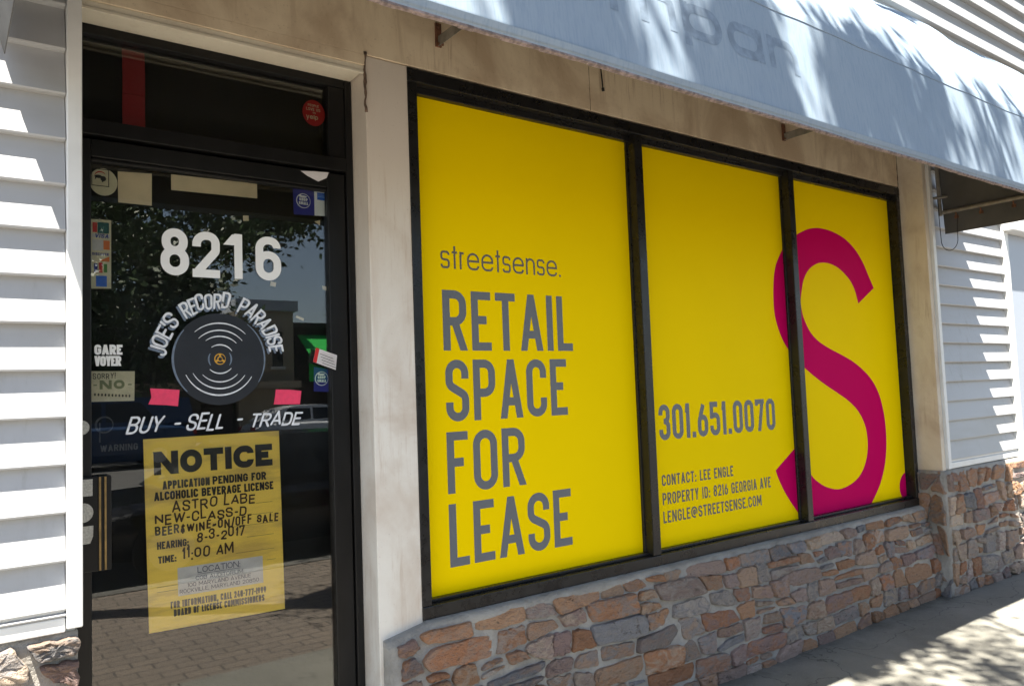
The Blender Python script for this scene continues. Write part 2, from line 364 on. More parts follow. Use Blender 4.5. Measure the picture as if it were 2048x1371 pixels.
def fillet(pts, W_, H_, t, closed, rmax):
    q = [((p[0][0]*W_, p[0][1]*H_), p[1]) for p in pts]; n = len(q); out = []
    for i, ((x, y), rr) in enumerate(q):
        if rr <= 0 or (not closed and i in (0, n-1)): out.append((x, y)); continue
        a = np.array(q[i-1][0]); c = np.array(q[(i+1) % n][0]); b_ = np.array((x, y))
        da = a-b_; dc = c-b_; la = np.linalg.norm(da); lc = np.linalg.norm(dc)
        if la < 1e-7 or lc < 1e-7: out.append((x, y)); continue
        da /= la; dc /= lc; cosA = float(np.clip(da@dc, -1, 1)); half = math.acos(cosA)/2
        fa = .5 if (closed or i-1 > 0) and q[i-1][1] > 0 else .98
        fc = .5 if (closed or i+1 < n-1) and q[(i+1) % n][1] else .98
        cut = min(la*fa, lc*fc, rmax*rr/math.tan(half))
        rad = cut*math.tan(half)
        p0 = b_+da*cut; p1 = b_+dc*cut; bis = (da+dc); bis /= np.linalg.norm(bis); cen = b_+bis*(rad/math.sin(half))
        a0 = math.atan2(*(p0-cen)[::-1]); a1 = math.atan2(*(p1-cen)[::-1]); d = (a1-a0+math.pi) % (2*math.pi)-math.pi
        k = 8
        for j in range(k+1):
            an = a0+d*j/k; out.append((cen[0]+rad*math.cos(an), cen[1]+rad*math.sin(an)))
    return out
def ribbon(path, t, closed):
    p = [np.array(q) for q in path]; c = [p[0]]
    for q in p[1:]:
        if np.linalg.norm(q-c[-1]) > 1e-6: c.append(q)
    if closed and np.linalg.norm(c[0]-c[-1]) < 1e-6: c.pop()
    n = len(c); L = []; Rr = []
    for i in range(n):
        d0 = c[i]-c[i-1] if (closed or i > 0) else c[1]-c[0]
        d1 = c[(i+1) % n]-c[i] if (closed or i < n-1) else c[-1]-c[-2]
        d0 = d0/np.linalg.norm(d0); d1 = d1/np.linalg.norm(d1)
        n0 = np.array((-d0[1], d0[0])); n1 = np.array((-d1[1], d1[0])); k = 1+n0@n1
        mt = (n0+n1)/max(k, .35)
        L.append(c[i]+mt*t/2); Rr.append(c[i]-mt*t/2)
    qs = []
    for i in range(n if closed else n-1):
        j = (i+1) % n; qs.append([L[i], Rr[i], Rr[j], L[j]])
    return qs
def glyph(ch, W_, H_, t, caps):
    """quads of one glyph in a box W_ x H_, as (layer, polygon)"""
    out = []; iw = max(W_-t, 1e-6); ih = H_-t
    for li, (k, a) in enumerate(G[ch][1]):
        if k == 'B': y = a*(H_-t); out.append((li, [(0, y), (t, y), (t, y+t*1.05), (0, y+t*1.05)])); continue
        if k == 'D':
            x0, y0, x1, y1 = a; X0 = t/2+x0*iw; X1 = t/2+x1*iw; Y0 = y0*H_; Y1 = y1*H_
            ln = math.hypot(X1-X0, Y1-Y0)
            if caps == 'round':
                Y0 = t/2+y0*ih; Y1 = t/2+y1*ih
                for q in ribbon([(X0, Y0), (X1, Y1)], t, False): out.append((li, q))
                for c in ((X0, Y0), (X1, Y1)): out.append((li+4, [(c[0]+t/2*math.cos(u), c[1]+t/2*math.sin(u)) for u in np.arange(8)*math.pi/4]))
                continue
            hw = t/2*ln/max(abs(Y1-Y0), 1e-6)
            hw = min(hw, t*.9); out.append((li, [(X0-hw, Y0), (X0+hw, Y0), (X1+hw, Y1), (X1-hw, Y1)])); continue
        cl = k == 'C'; pts = a
        path = fillet(pts, iw, ih, t, cl, max(min(iw, ih)/2, t*.55)) if not cl else fillet(pts, iw, ih, t, True, min(iw, ih*10)/2)
        path = [(x+t/2, y+t/2) for x, y in path]
        if not cl:
            for e, nb, fl in ((0, 1, pts[0][1]), (-1, -2, pts[-1][1])):
                if fl == -1: path[e] = (path[e][0]+math.copysign(t*.5, path[nb][0]-path[e][0]), path[e][1])
        if not cl and caps != 'round':
            for e, nb, src, fl in ((0, 1, pts[0][0], pts[0][1]), (-1, -2, pts[-1][0], pts[-1][1])):
                if fl == -1: continue
                dx = path[e][0]-path[nb][0]; dy = path[e][1]-path[nb][1]
                if abs(dx) < 1e-6 and src[1] in (0, 1): path[e] = (path[e][0], path[e][1]+math.copysign(t/2, dy))
                elif abs(dy) < 1e-6 and src[0] in (0, 1): path[e] = (path[e][0]+math.copysign(t/2, dx), path[e][1])
        for q in ribbon(path, t, cl): out.append((li, q))
        if caps == 'round' and not cl:
            for c in (path[0], path[-1]): out.append((li+4, [(c[0]+t/2*math.cos(u), c[1]+t/2*math.sin(u)) for u in np.arange(8)*math.pi/4]))
    return out
def text(mb, s, x0, x1, zb, h, t, y, caps='butt', gap=None, slant=0., mapf=None, jit=0., space=.5, seed=1, lay=.00012):
    gap = t*.75 if gap is None else gap; rnd = random.Random(seed)
    fixed = 0.; units = 0.
    for i, ch in enumerate(s):
        if ch == ' ': units += space
        else:
            w = G[ch][0]; units += w
            if w == 0: fixed += t
        if i < len(s)-1: fixed += gap
    U = (x1-x0-fixed)/max(units, 1e-6); x = x0
    for ch in s:
        if ch == ' ': x += space*U+gap; continue
        w = G[ch][0]*U if G[ch][0] else t
        jz = rnd.uniform(-jit, jit)*h; jr = rnd.uniform(-jit, jit)*.5; js = 1+rnd.uniform(-jit, jit)
        for li, q in glyph(ch, w, h*js, t, caps):
            pts = []
            for a, c in q:
                a, c = a-c*jr, c+a*jr+jz
                X, Zz = x+a+slant*c, c
                if mapf: X, Zz = mapf(X, Zz)
                else: Zz += zb
                pts.append((X, y-li*lay, Zz))
            mb.quad(*pts)
        x += w+gap

# ------------------------------------------------------------------ ground
def sheet(name, x0, x1, y0, y1, z, mat, label=None, seg=1):
    mb = MB(); mb.box(x0, x1, y0, y1, z-.06, z); o = mb.build(name, mat, bevel=0); o['kind'] = 'structure'; return o
GZ = -Z0
mb = MB(); random.seed(3)
xs = [-11, -8, -5, -2, 1.04, 4.04, 7.04, 10.04, 13.04, 19.04, 28, 40]
for i in range(len(xs)-1):
    mb.box(xs[i]+.004, xs[i+1]-.004, -1.45, .3, GZ-.08, GZ+random.uniform(-.002, .002))
mb.build('pavement', M['concrete'], bevel=.004)['kind'] = 'structure'
sheet('paving_strip', -12, 40, -3.9, -1.456, GZ-.002, M['paver'])
sheet('ground', -90, 140, -90, 30, GZ-.3, M['asphalt'])
sheet('kerb', -12, 60, -4.06, -3.905, GZ+.003, M['kerb'])
sheet('road', -60, 100, -25.5, -4.064, GZ-.13, M['asphalt'])
sheet('opposite_kerb', -60, 100, -25.66, -25.504, GZ+.003, M['kerb'])
sheet('opposite_pavement', -60, 100, -30, -25.664, GZ-.002, M['kerb'])

# ------------------------------------------------------------------ the shop building
B = empty('shop_building', (2.9, 0, GZ), 'storefront with white lap siding, beige painted wall, stone base, black door and big window', 'building')

# masonry / painted walls
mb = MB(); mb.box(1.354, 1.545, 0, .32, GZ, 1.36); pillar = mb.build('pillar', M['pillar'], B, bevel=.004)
mb = MB(); mb.box(.30, 2.557, -.004, .32, 1.362, 3.2); mb.box(2.561, 5.505, -.004, .32, 1.362, 3.2)
mb.box(.30, 1.352, -.0045, .32, 1.318, 1.362)
fascia = mb.build('fascia_board', M['fascia'], B, bevel=.002)
mb = MB(); mb.box(.30, 1.350, .001, .14, 1.297, 1.3175); mb.box(.30, 1.350, -.002, .012, 1.285, 1.297); mb.build('door_soffit', M['cream'], B, bevel=.002)
mb = MB(); mb.box(5.51, 5.56, -.172, .32, -.64, 2.395); mb.build('wall_return', M['beige'], B, bevel=.004)
mb = MB(); mb.box(-2.5, .32, -.150, .32, GZ, 3.2); mb.box(5.565, 12, -.150, .32, GZ, 3.2); mb.box(-2.5, 12, -.150, .32, 3.201, 7.0)
mb.box(-2.5, 12, .33, 7, -1.75, 7.02)
core = mb.build('wall', M['trim'], B)
# dark shop interior behind glass, carved as its own shell in front of the core
mb = MB()
x0, x1, y0, y1, z0_, z1_ = .30, 5.58, .165, .328, GZ+.002, 1.355
mb.quad((x0, y1, z0_), (x1, y1, z0_), (x1, y1, z1_), (x0, y1, z1_))
mb.build('interior', M['interior'], B)

mb = MB(); rnd = random.Random(2)
for (x, za, zb, w) in ((1.352, 1.13, 1.372, .007), (5.503, 1.345, 1.64, .005), (2.559, 1.365, 1.64, .0018)):
    n = 16; pts = [(x+rnd.uniform(-.4, .4)*w, -.001, za+(zb-za)*k/n) for k in range(n+1)]
    m_ = MB(); m_.tube(pts, [w*rnd.uniform(.5, 1.25) for _ in pts], 7); m_.build('sealant', M['grime'], B, smooth=True)
def siding(name, x0, x1, z0, z1, e, phase, y, out=.034, seed=0):
    mb = MB(); rnd = random.Random(seed); z = phase
    while z > z0: z -= e
    L = x1-x0; nx = max(2, int(L/.5))
    while z < z1:
        zb = max(z, z0); zt = min(z+e, z1)
        if zt-zb > .004:
            full = (zt-zb)/e; ph = rnd.uniform(0, 9); o_ = out+rnd.uniform(-.0012, .0012)
            def yy(k, base): return base+.0008*math.sin(ph+k*1.7)
            for k in range(nx):
                xa = x0+L*k/nx; xb = x0+L*(k+1)/nx
                yb0, yb1 = y-o_+.0008*math.sin(ph+k*1.7), y-o_+.0008*math.sin(ph+(k+1)*1.7)
                yt = y-.003; lip = .005
                mb.quad((xa, yb0, zb+lip), (xb, yb1, zb+lip), (xb, yt-(1-full)*o_*0, zt), (xa, yt, zt))
                mb.quad((xa, yb0+.002, zb), (xb, yb1+.002, zb), (xb, yb1, zb+lip), (xa, yb0, zb+lip))
                mb.quad((xa, y+.001, zb), (xb, y+.001, zb), (xb, yb1+.002, zb), (xa, yb0+.002, zb))
        z += e
    return mb.build(name, M['siding'], B)
PH = -.025
ls = siding('siding', -2.5, .293, -.583, 2.39, .1355, PH, -.152, seed=1)
rs = siding('siding', 5.60, 6.715, -.575, 2.39, .1355, PH-.011, -.152, seed=2)
fs = siding('siding', 8.0, 12, -.575, 2.39, .1355, PH-.011, -.152, seed=3)
us = siding('siding', -2.5, 12, 2.40, 7.0, .172, 2.40, -.148, out=.040, seed=4)
mb = MB(); mb.box(.295, .336, -.188, .0, -.62, 2.395); mb.build('corner_trim', M['trim'], ls, bevel=.004)
mb = MB(); mb.box(-2.5, .293, -.180, -.15, -.628, -.586); mb.box(-2.5, .293, -.172, -.15, -.586, -.560); mb.build('starter_strip', M['trim'], ls, bevel=.004)
mb = MB(); mb.box(5.561, 5.603, -.192, -.0, -.632, 2.395); mb.build('corner_trim', M['trim'], rs, bevel=.004)
mb = MB(); mb.box(5.604, 6.715, -.182, -.15, -.632, -.592); mb.box(5.604, 6.715, -.174, -.15, -.592, -.572); mb.build('starter_strip', M['trim'], rs, bevel=.004)

# side doorway at the right edge
sd = MB(); sd.box(6.718, 6.80, -.195, -.12, GZ+.1, 1.12); sd.box(6.718, 8.0, -.265, -.12, 1.121, 1.20); sd.box(7.92, 8.0, -.195, -.12, GZ+.1, 1.12)  # head trim pushed out beyond the jambs, shaped to shade the panel top
sdo = sd.build('side_door', M['trim'], B, bevel=.005)
mb = MB(); mb.box(6.80, 7.92, -.160, -.13, -.64, 1.12); mb.build('panel', plain('painted_door', (.36, .40, .47), .4), sdo, bevel=.006)

# ------------------------------------------------------------------ stone bases
PAL = [(.40, .185, .095), (.41, .23, .13), (.38, .26, .18), (.28, .25, .23), (.24, .23, .23), (.30, .20, .175), (.47, .37, .28), (.44, .38, .33), (.22, .22, .235), (.42, .21, .11), (.37, .25, .18), (.38, .28, .24), (.43, .26, .155), (.40, .22, .12), (.33, .24, .20)]
PAL = [tuple(min(c*1.12, .55) for c in q) for q in PAL]
def voronoi(x0, x1, z0, z1, row, wmin, wmax, seed):
    rnd = random.Random(seed); seeds = []; z = z0+row*.45; k = 0
    while z < z1+row*.2:
        x = x0-rnd.uniform(0, wmax)*.5
        while x < x1+wmax*.4:
            w = rnd.uniform(wmin, wmax); seeds.append((x+w/2, z+rnd.uniform(-.42, .42)*row)); x += w
        z += row; k += 1
    A = row/((wmin+wmax)/2)*1.0; pts = np.array([(x*A, z) for x, z in seeds]); cells = []
    for i, p in enumerate(pts):
        poly = [np.array(q) for q in ((x0*A, z0), (x1*A, z0), (x1*A, z1), (x0*A, z1))]
        d = np.linalg.norm(pts-p, axis=1); order = np.argsort(d)[1:22]
        for j in order:
            m_ = (p+pts[j])/2; n_ = pts[j]-p; new = []
            for a in range(len(poly)):
                q0, q1 = poly[a], poly[(a+1) % len(poly)]; s0, s1 = (q0-m_)@n_, (q1-m_)@n_
                if s0 <= 0: new.append(q0)
                if s0*s1 < 0: new.append(q0+(q1-q0)*(s0/(s0-s1)))
            poly = new
            if len(poly) < 3: break
        if len(poly) >= 3: cells.append([(q[0]/A, q[1]) for q in poly])
    return cells
def courses(x0, x1, z0, z1, row, wmin, wmax, seed, tall=.22):
    rnd = random.Random(seed); zs = [z0]
    while zs[-1] < z1-row*.75: zs.append(zs[-1]+row*rnd.uniform(.72, 1.4))
    k = (z1-z0)/(zs[-1]-z0); zs = [z0+(z-z0)*k for z in zs]
    wob = [[(rnd.uniform(3, 7), rnd.uniform(0, 6.3), rnd.uniform(.06, .22)*row), (rnd.uniform(9, 17), rnd.uniform(0, 6.3), rnd.uniform(.05, .16)*row)] for _ in zs]
    def line(i, x):
        return zs[i] if i in (0, len(zs)-1) else zs[i]+sum(a*math.sin(f*x+p) for f, p, a in wob[i])
    cells = []
    for i in range(len(zs)-1):
        x = x0-rnd.uniform(0, wmin); cuts = []
        while x < x1: cuts.append((x, rnd.uniform(-.28, .28)*row)); x += rnd.choice((rnd.uniform(wmin, wmin*1.6), rnd.uniform(wmin, wmax)))
        cuts.append((x, 0))
        for (xa, sa), (xb, sb) in zip(cuts[:-1], cuts[1:]):
            cl = lambda v: min(max(v, x0), x1)
            j = lambda: rnd.uniform(-.09, .09)*row
            q = [(cl(xa-sa), line(i, xa)), (cl(xb-sb), line(i, xb)), (cl(xb+sb), line(i+1, xb)), (cl(xa+sa), line(i+1, xa))]
            q = [(cl(a+j()), min(max(b+j(), z0), z1)) for a, b in q]
            if q[1][0]-q[0][0] < wmin*.35: continue
            parts = [q]
            if rnd.random() < tall and zs[i+1]-zs[i] > row*.9:
                u, v = rnd.uniform(.38, .62), rnd.uniform(.38, .62)
                L = (q[0][0]*(1-u)+q[3][0]*u, q[0][1]*(1-u)+q[3][1]*u); R_ = (q[1][0]*(1-v)+q[2][0]*v, q[1][1]*(1-v)+q[2][1]*v)
                parts = [[q[0], q[1], R_, L], [L, R_, q[2], q[3]]]
            for p in parts:
                if rnd.random() < .55:
                    c = rnd.randrange(4); a, b, d = p[c-1], p[c], p[(c+1) % 4]; u = rnd.uniform(.2, .5)
                    p = p[:c]+[(b[0]+(a[0]-b[0])*u*.6, b[1]+(a[1]-b[1])*u*.6), (b[0]+(d[0]-b[0])*u, b[1]+(d[1]-b[1])*u)]+p[c+1:]
                cells.append(p)
    return cells
def stone_block(cells, frame, gap, depth, seed):
    """frame(a, b, d): point on the wall at a along, b up, d out."""
    rnd = random.Random(seed); V = []; F = []; T1 = []; T2 = []
    for c in cells:
        c = np.array(c); cen = c.mean(0); ext = c.max(0)-c.min(0)
        if min(ext) < gap*1.6: continue
        n = len(c); pts = []
        g = gap*rnd.uniform(.55, 1.35)
        # shrink towards centre by gap/2 along the edge normals (approx.) then resample and roughen
        area = sum(c[i][0]*c[(i+1) % n][1]-c[(i+1) % n][0]*c[i][1] for i in range(n))/2
        sg = 1 if area > 0 else -1; sh = []
        for i in range(n):
            a0, a1, a2 = c[i-1], c[i], c[(i+1) % n]
            e0 = (a1-a0)/max(np.linalg.norm(a1-a0), 1e-6); e1 = (a2-a1)/max(np.linalg.norm(a2-a1), 1e-6)
            n0 = np.array((-e0[1], e0[0]))*sg; n1 = np.array((-e1[1], e1[0]))*sg
            mt = (n0+n1)/max(1+n0@n1, .5); sh.append(a1+mt*g/2)
        sh = np.array(sh)
        m_ = 30; per = np.r_[0, np.cumsum(np.linalg.norm(np.diff(np.vstack([sh, sh[:1]]), axis=0), axis=1))]
        for k in range(m_):
            s = per[-1]*k/m_; i = min(np.searchsorted(per, s, 'right')-1, n-1); u = (s-per[i])/max(per[i+1]-per[i], 1e-9)
            pts.append(sh[i]*(1-u)+sh[(i+1) % n]*u)
        pts = np.array(pts)
        # round corners
        pts = .12*np.roll(pts, 1, 0)+.76*pts+.12*np.roll(pts, -1, 0)
        ph = [rnd.uniform(0, 6.28) for _ in range(3)]; cen = pts.mean(0)
        amp = min(ext)*.05
        for k in range(m_):
            a = 6.283*k/m_
            pts[k] += (pts[k]-cen)/max(np.linalg.norm(pts[k]-cen), 1e-6)*amp*(math.sin(3*a+ph[0])*.6+math.sin(7*a+ph[1])*.5+rnd.uniform(-.5, .5))
        d = depth*rnd.uniform(.45, 1.25); tx, tz = rnd.uniform(-.10, .10), rnd.uniform(-.16, .10)
        base = len(V)
        rings = ((1.0, -.012), (1.0, d*.62), (.98, d*.90), (.92, d), (.72, d*1.02), (.42, d*1.03))
        for ri, (k_, dd) in enumerate(rings):
            for q in pts:
                w = cen+(q-cen)*k_
                jj = rnd.uniform(-.5, .5)*d*.34 if ri >= 2 else 0
                V.append(frame(w[0], w[1], dd+jj+(tx*(w[0]-cen[0])+tz*(w[1]-cen[1])) * (1 if ri >= 1 else 0)))
        V.append(frame(cen[0], cen[1], d*1.1))
        for ri in range(len(rings)-1):
            for k in range(m_):
                k2 = (k+1) % m_; F.append((base+ri*m_+k, base+ri*m_+k2, base+(ri+1)*m_+k2, base+(ri+1)*m_+k))
        l = base+(len(rings)-1)*m_
        for k in range(m_): F.append((l+k, l+(k+1) % m_, len(V)-1))
        j = rnd.uniform(.72, 1.12); a = rnd.choice(PAL); b_ = rnd.choice(PAL)
        T1 += [tuple(x*j for x in a)]*(len(rings)*m_+1); T2 += [tuple((x*.72+y*.28)*j for x, y in zip(b_, a))]*(len(rings)*m_+1)
    return V, F, T1, T2
def stone_obj(name, data, parent):
    V, F, T1, T2 = data
    me = bpy.data.meshes.new(name); off = root_loc(parent)
    me.from_pydata([(x-off.x, y-off.y, z+Z0-off.z) for x, y, z in V], [], F)
    for nm, T in (('tint', T1), ('tint2', T2)):
        a = me.color_attributes.new(nm, 'FLOAT_COLOR', 'POINT')
        a.data.foreach_set('color', [c for q in T for c in (*q, 1)])
    me.materials.append(M['stone']); me.update()
    bm = bmesh.new(); bm.from_mesh(me); bmesh.ops.recalc_face_normals(bm, faces=bm.faces); bm.to_mesh(me); bm.free()
    me.polygons.foreach_set('use_smooth', [True]*len(me.polygons))
    o = bpy.data.objects.new(name, me); COL.objects.link(o); o.parent = parent; return o
def mortar_slab(frame, a0, a1, b0, b1, na, nb, seed, d0=-.10):
    rnd = random.Random(seed); mb = MB(); g = {}
    for i in range(na+1):
        for j in range(nb+1):
            g[i, j] = frame(a0+(a1-a0)*i/na, b0+(b1-b0)*j/nb, rnd.uniform(-.004, .005))
    for i in range(na):
        for j in range(nb): mb.quad(g[i, j], g[i+1, j], g[i+1, j+1], g[i, j+1])
    # sides
    for i in range(na):
        for j in (0, nb):
            p, q = g[i, j], g[i+1, j]; p2 = frame(a0+(a1-a0)*i/na, b0+(b1-b0)*j/nb, d0); q2 = frame(a0+(a1-a0)*(i+1)/na, b0+(b1-b0)*j/nb, d0)
            mb.quad(p, p2, q2, q) if j == 0 else mb.quad(p, q, q2, p2)
    for j in range(nb):
        for i in (0, na):
            p, q = g[i, j], g[i, j+1]; p2 = frame(a0+(a1-a0)*i/na, b0+(b1-b0)*j/nb, d0); q2 = frame(a0+(a1-a0)*i/na, b0+(b1-b0)*(j+1)/nb, d0)
            mb.quad(p, q, q2, p2) if i == 0 else mb.quad(p, p2, q2, q)
    return mb
# under the window: battered outwards a little towards the ground
def fr_win(a, b, d):
    k = (-.885-b)/.6; y = -.03-.085*min(max(k*1.6, 0), 1)**.7-.015*math.sin(a*2.1)
    if a < 1.545: b = GZ+(b-GZ)*(1-(1.545-a)*.34)
    return (a, y-d, b)
base = mortar_slab(fr_win, 1.368, 5.508, GZ, -.888, 120, 20, 5).build('stone_base', M['mortar'], B, smooth=True, weld=True)
cells = courses(1.39, 5.50, GZ-.02, -.898, .076, .11, .36, 11, .14)
stone_obj('stones', stone_block(cells, fr_win, .017, .021, 4), base)
# cap of mortar under the window frame
mb = MB()
n = 60; rnd = random.Random(8)
rows = []
for i in range(n+1):
    a = 1.545+(5.508-1.545)*i/n; w = rnd.uniform(-.004, .004)
    rows.append([(a, .02, -.880), (a, -.012, -.884+w*.3), (a, -.030+w*.5, -.889+w*.7), (a, -.046+w, -.903+w), (a, -.04, -.93)])
for i in range(n):
    for j in range(4): mb.quad(rows[i][j], rows[i][j+1], rows[i+1][j+1], rows[i+1][j])
mb.build('mortar_cap', M['mortar'], base, smooth=True, weld=True)
# right wall front and its return
def fr_right(a, b, d): return (a, -.185-.01*math.sin(a*3)-d, b)
baser = mortar_slab(fr_right, 5.50, 12.0, GZ, -.640, 150, 24, 6).build('stone_base', M['mortar'], B, smooth=True, weld=True)
stone_obj('stones', stone_block(courses(5.52, 12.0, GZ-.02, -.650, .11, .10, .26, 21), fr_right, .028, .024, 9), baser)
def fr_ret(a, b, d): return (5.504-d, a, b)
bret = mortar_slab(fr_ret, -.18, .05, GZ, -.642, 6, 24, 7).build('stone_return', M['mortar'], B, smooth=True, weld=True)
stone_obj('stones', stone_block(courses(-.19, .03, GZ-.02, -.645, .19, .07, .13, 31, 0), fr_ret, .014, .018, 10), bret)
# left wall: larger rocks
def fr_left(a, b, d): return (a, -.165-d, b)
basel = mortar_slab(fr_left, -2.4, .325, GZ, -.632, 60, 20, 12).build('stone_base', M['mortar'], B, smooth=True, weld=True)
stone_obj('stones', stone_block(courses(-2.4, .338, GZ-.02, -.632, .15, .15, .30, 46), fr_left, .022, .032, 13), basel)

# ------------------------------------------------------------------ window
mb = MB()
mb.box(1.542, 5.512, -.006, .075, 1.298, 1.352); mb.box(1.542, 5.512, .034, .075, 1.268, 1.298)
mb.box(1.542, 5.512, -.008, .075, -.882, -.832); mb.box(1.542, 5.512, .030, .075, -.832, -.818)
mb.box(1.542, 1.586, -.0045, .075, -.832, 1.298); mb.box(5.466, 5.512, -.0045, .075, -.832, 1.298)
win = mb.build('shop_window', M['bronze'], B, bevel=.003)
for xa, xb in ((2.852, 2.907), (4.175, 4.228)):
    mb = MB(); mb.box(xa, xb, -.003, .075, -.831, 1.297); mb.box(xa-.008, xb+.006, .048, .075, -.8315, 1.2975); mb.build('mullion', M['bronze'], win, bevel=.003)
panes = ((1.57, 2.86), (2.90, 4.18), (4.22, 5.48))
for xa, xb in panes:
    mb = MB(); mb.box(xa, xb, .064, .070, -.85, 1.31); mb.build('glass_pane', M['car_glass'], win)

# ------------------------------------------------------------------ door
mb = MB(); mb.box(1.322, 1.352, .128, .20, GZ, 1.297); mb.box(.30, .352, .128, .20, GZ, 1.297)
mb.box(.352, 1.322, .129, .20, 1.262, 1.297); mb.box(.352, 1.322, .122, .20, .915, .968)
mb.box(1.252, 1.322, .135, .20, .968, 1.262); mb.box(.352, .378, .135, .20, .968, 1.262)
dfr = mb.build('door_frame', M['bronze2'], B, bevel=.003)
mb = MB(); mb.box(.378, 1.252, .158, .163, .968, 1.262); mb.build('transom_glass', M['glass'], dfr)
door = MB(); door.box(.354, .404, .136, .185, GZ+.01, .905)
door.box(1.242, 1.318, .136, .185, GZ+.01, .905); door.box(.404, 1.242, .137, .185, .843, .905); door.box(.404, 1.242, .137, .185, GZ+.01, GZ+.22)
door.box(.404, 1.242, .144, .180, .830, .843)
door_o = door.build('shop_door', M['bronze2'], B, bevel=.004)
mb = MB(); mb.box(.400, 1.246, .156, .162, GZ+.2, .835); gl = mb.build('glass_pane', M['glass'], door_o)
# latch guard with three aluminium plates and brassy ribs
mb = MB(); mb.box(.345, .459, .118, .134, -.526, -.222); guard = mb.build('latch_guard', M['bronze2'], door_o, bevel=.003)
G2 = MB(); G2.box(.350, .403, .1135, .1175, -.283, -.229)
G2.quad(*[(.375+.030*math.cos(u), .1135, -.335+.031*math.sin(u)) for u in np.linspace(0, 6.283, 28, endpoint=False)])
G2.quad((.350, .1135, -.437), (.396, .1135, -.437+.003), (.404, .1135, -.412), (.405, .1135, -.378), (.350, .1135, -.378))
G2.build('lock_plate', M['steel'], guard if False else door_o)
mb = MB()
for xa in (.421, .437): mb.box(xa, xa+.0065, .112, .1178, -.524, -.224)
mb.build('brass_strip', M['brass'], door_o, bevel=.001)
mb = MB(); mb.tube([(.372, .135, -.062), (.372, .124, -.062)], .024, 24); mb.tube([(.374, .1239, -.062), (.374, .121, -.062)], .010, 16); mb.build('lock_cylinder', M['steel'], door_o)
# painted house number
YG = .1548
mb = MB()
H8 = .168
for ch, xa, xb, zb in (('8', .623, .718, .459), ('2', .730, .826, .457), ('1', .846, .908, .459), ('ô', .957, 1.055, .459)):
    text(mb, ch, xa, xb, zb, H8, .0295, YG)
mb.build('house_number', M['white'], door_o)
# record emblem
CX, CZ, RD = .822, .161, .1665
mb = MB(); mb.disc(CX, CZ, RD, RD, YG, 72); mb.build('record_emblem', M['disc'], door_o)
def arc(mb, rad, a0, a1, w0, y, cx=CX, cz=CZ, n=22, wob=0.):
    for k in range(n):
        u0, u1 = k/n, (k+1)/n; w = [w0*(.35+.65*math.sin(math.pi*min(max(u, .02), .98))) for u in (u0, u1)]
        an = [R(a0+(a1-a0)*u) for u in (u0, u1)]
        p = [(cx+(rad+s*ww/2+wob*u)*math.cos(a), y, cz+(rad+s*ww/2+wob*u)*math.sin(a)) for (a, ww, u) in zip(an, w, (u0, u1)) for s in (-1, 1)]
        mb.quad(p[0], p[1], p[3], p[2])
for rad, a0, a1, w in ((.131, 132, 45, .005), (.105, 135, 40, .005), (.083, 127, 45, .005), (.052, 125, 35, .005), (.052, 225, 320, .005), (.083, 222, 318, .0045), (.107, 208, 326, .005), (.131, 205, 330, .006)):
    mb = MB(); arc(mb, rad, a0, a1, w, YG-.0008); mb.build('groove_highlight', M['brush'], door_o)
for a in ((.162, 140, 225, .008), (.163, 52, -32, .006), (.040, 150, 215, .006), (.040, 35, -35, .006)):
    mb = MB(); arc(mb, *a, YG-.0008); mb.build('rim_highlight', M['brushblue'], door_o)
mb = MB(); arc(mb, .019, 0, 359, .004, YG-.001)
arc(mb, .008, 0, 359, .004, YG-.0011)
for a in (90, 210, 330):
    mb.quad(*[(CX+rr*math.cos(R(a+da)), YG-.0012, CZ+rr*math.sin(R(a+da))) for rr, da in ((.008, -22), (.019, -14), (.019, 14), (.008, 22))])
mb.build('record_label', M['gold'], door_o)
def on_arc(x0, x1, a0, a1, rb, ox=0., oz=0.):
    def f(X, Zz):
        a = R(a0+(a1-a0)*(X-x0)/(x1-x0)); rr = rb+Zz
        return CX+rr*math.cos(a)+ox, CZ+rr*math.sin(a)+oz
    return f
words = (("JOE'S", 177, 137), ("RECORD", 129, 81), ("PARADISE", 71, 8))
for nm, mt, ox, oz, yy, tt in (('arch_shadow', 'brushblue', -.006, -.008, YG-.0003, .0085), ('arch_lettering', 'brush', 0, 0, YG-.0016, .0078)):
    for k, (s, a0, a1) in enumerate(words):
        mb = MB(); L = R(a0-a1)*.21; text(mb, s, 0, L, 0, .059, tt, yy, caps='round', mapf=on_arc(0, L, a0, a1, .184, ox, oz), jit=.05, gap=.002, slant=.12, seed=k+3)
        mb.build(nm, M[mt], door_o)
for s, xa, xb, z, h, sd_ in (("BUY", .508, .618, -.091, .058, 1), ("-", .655, .677, -.094, .058, 2), ("SELL", .698, .828, -.093, .057, 5), ("-", .872, .893, -.090, .058, 2), ("TRADE", .922, 1.116, -.091, .052, 4)):
    mb = MB(); text(mb, s, xa, xb, z, h, .0074, YG, caps='round', slant=.32, jit=.06, gap=.004, seed=sd_); mb.build('brush_lettering', M['brush'], door_o)
mb = MB(); text(mb, "GARE", .415, .500, .177, .034, .0085, YG, gap=.0012); text(mb, "VOYER", .415, .496, .139, .034, .0078, YG, gap=-.001)
mb.build('small_lettering', M['white'], door_o)
mb = MB(); text(mb, "WARNING", .433, .548, -.146, .022, .0042, .1652)
arc(mb, .026, 0, 359, .007, .1652, .446, -.057)
mb.box(.430, .434, .1648, .1655, -.115, -.050)
mb.build('warning_print', M['dimgrey'], door_o)

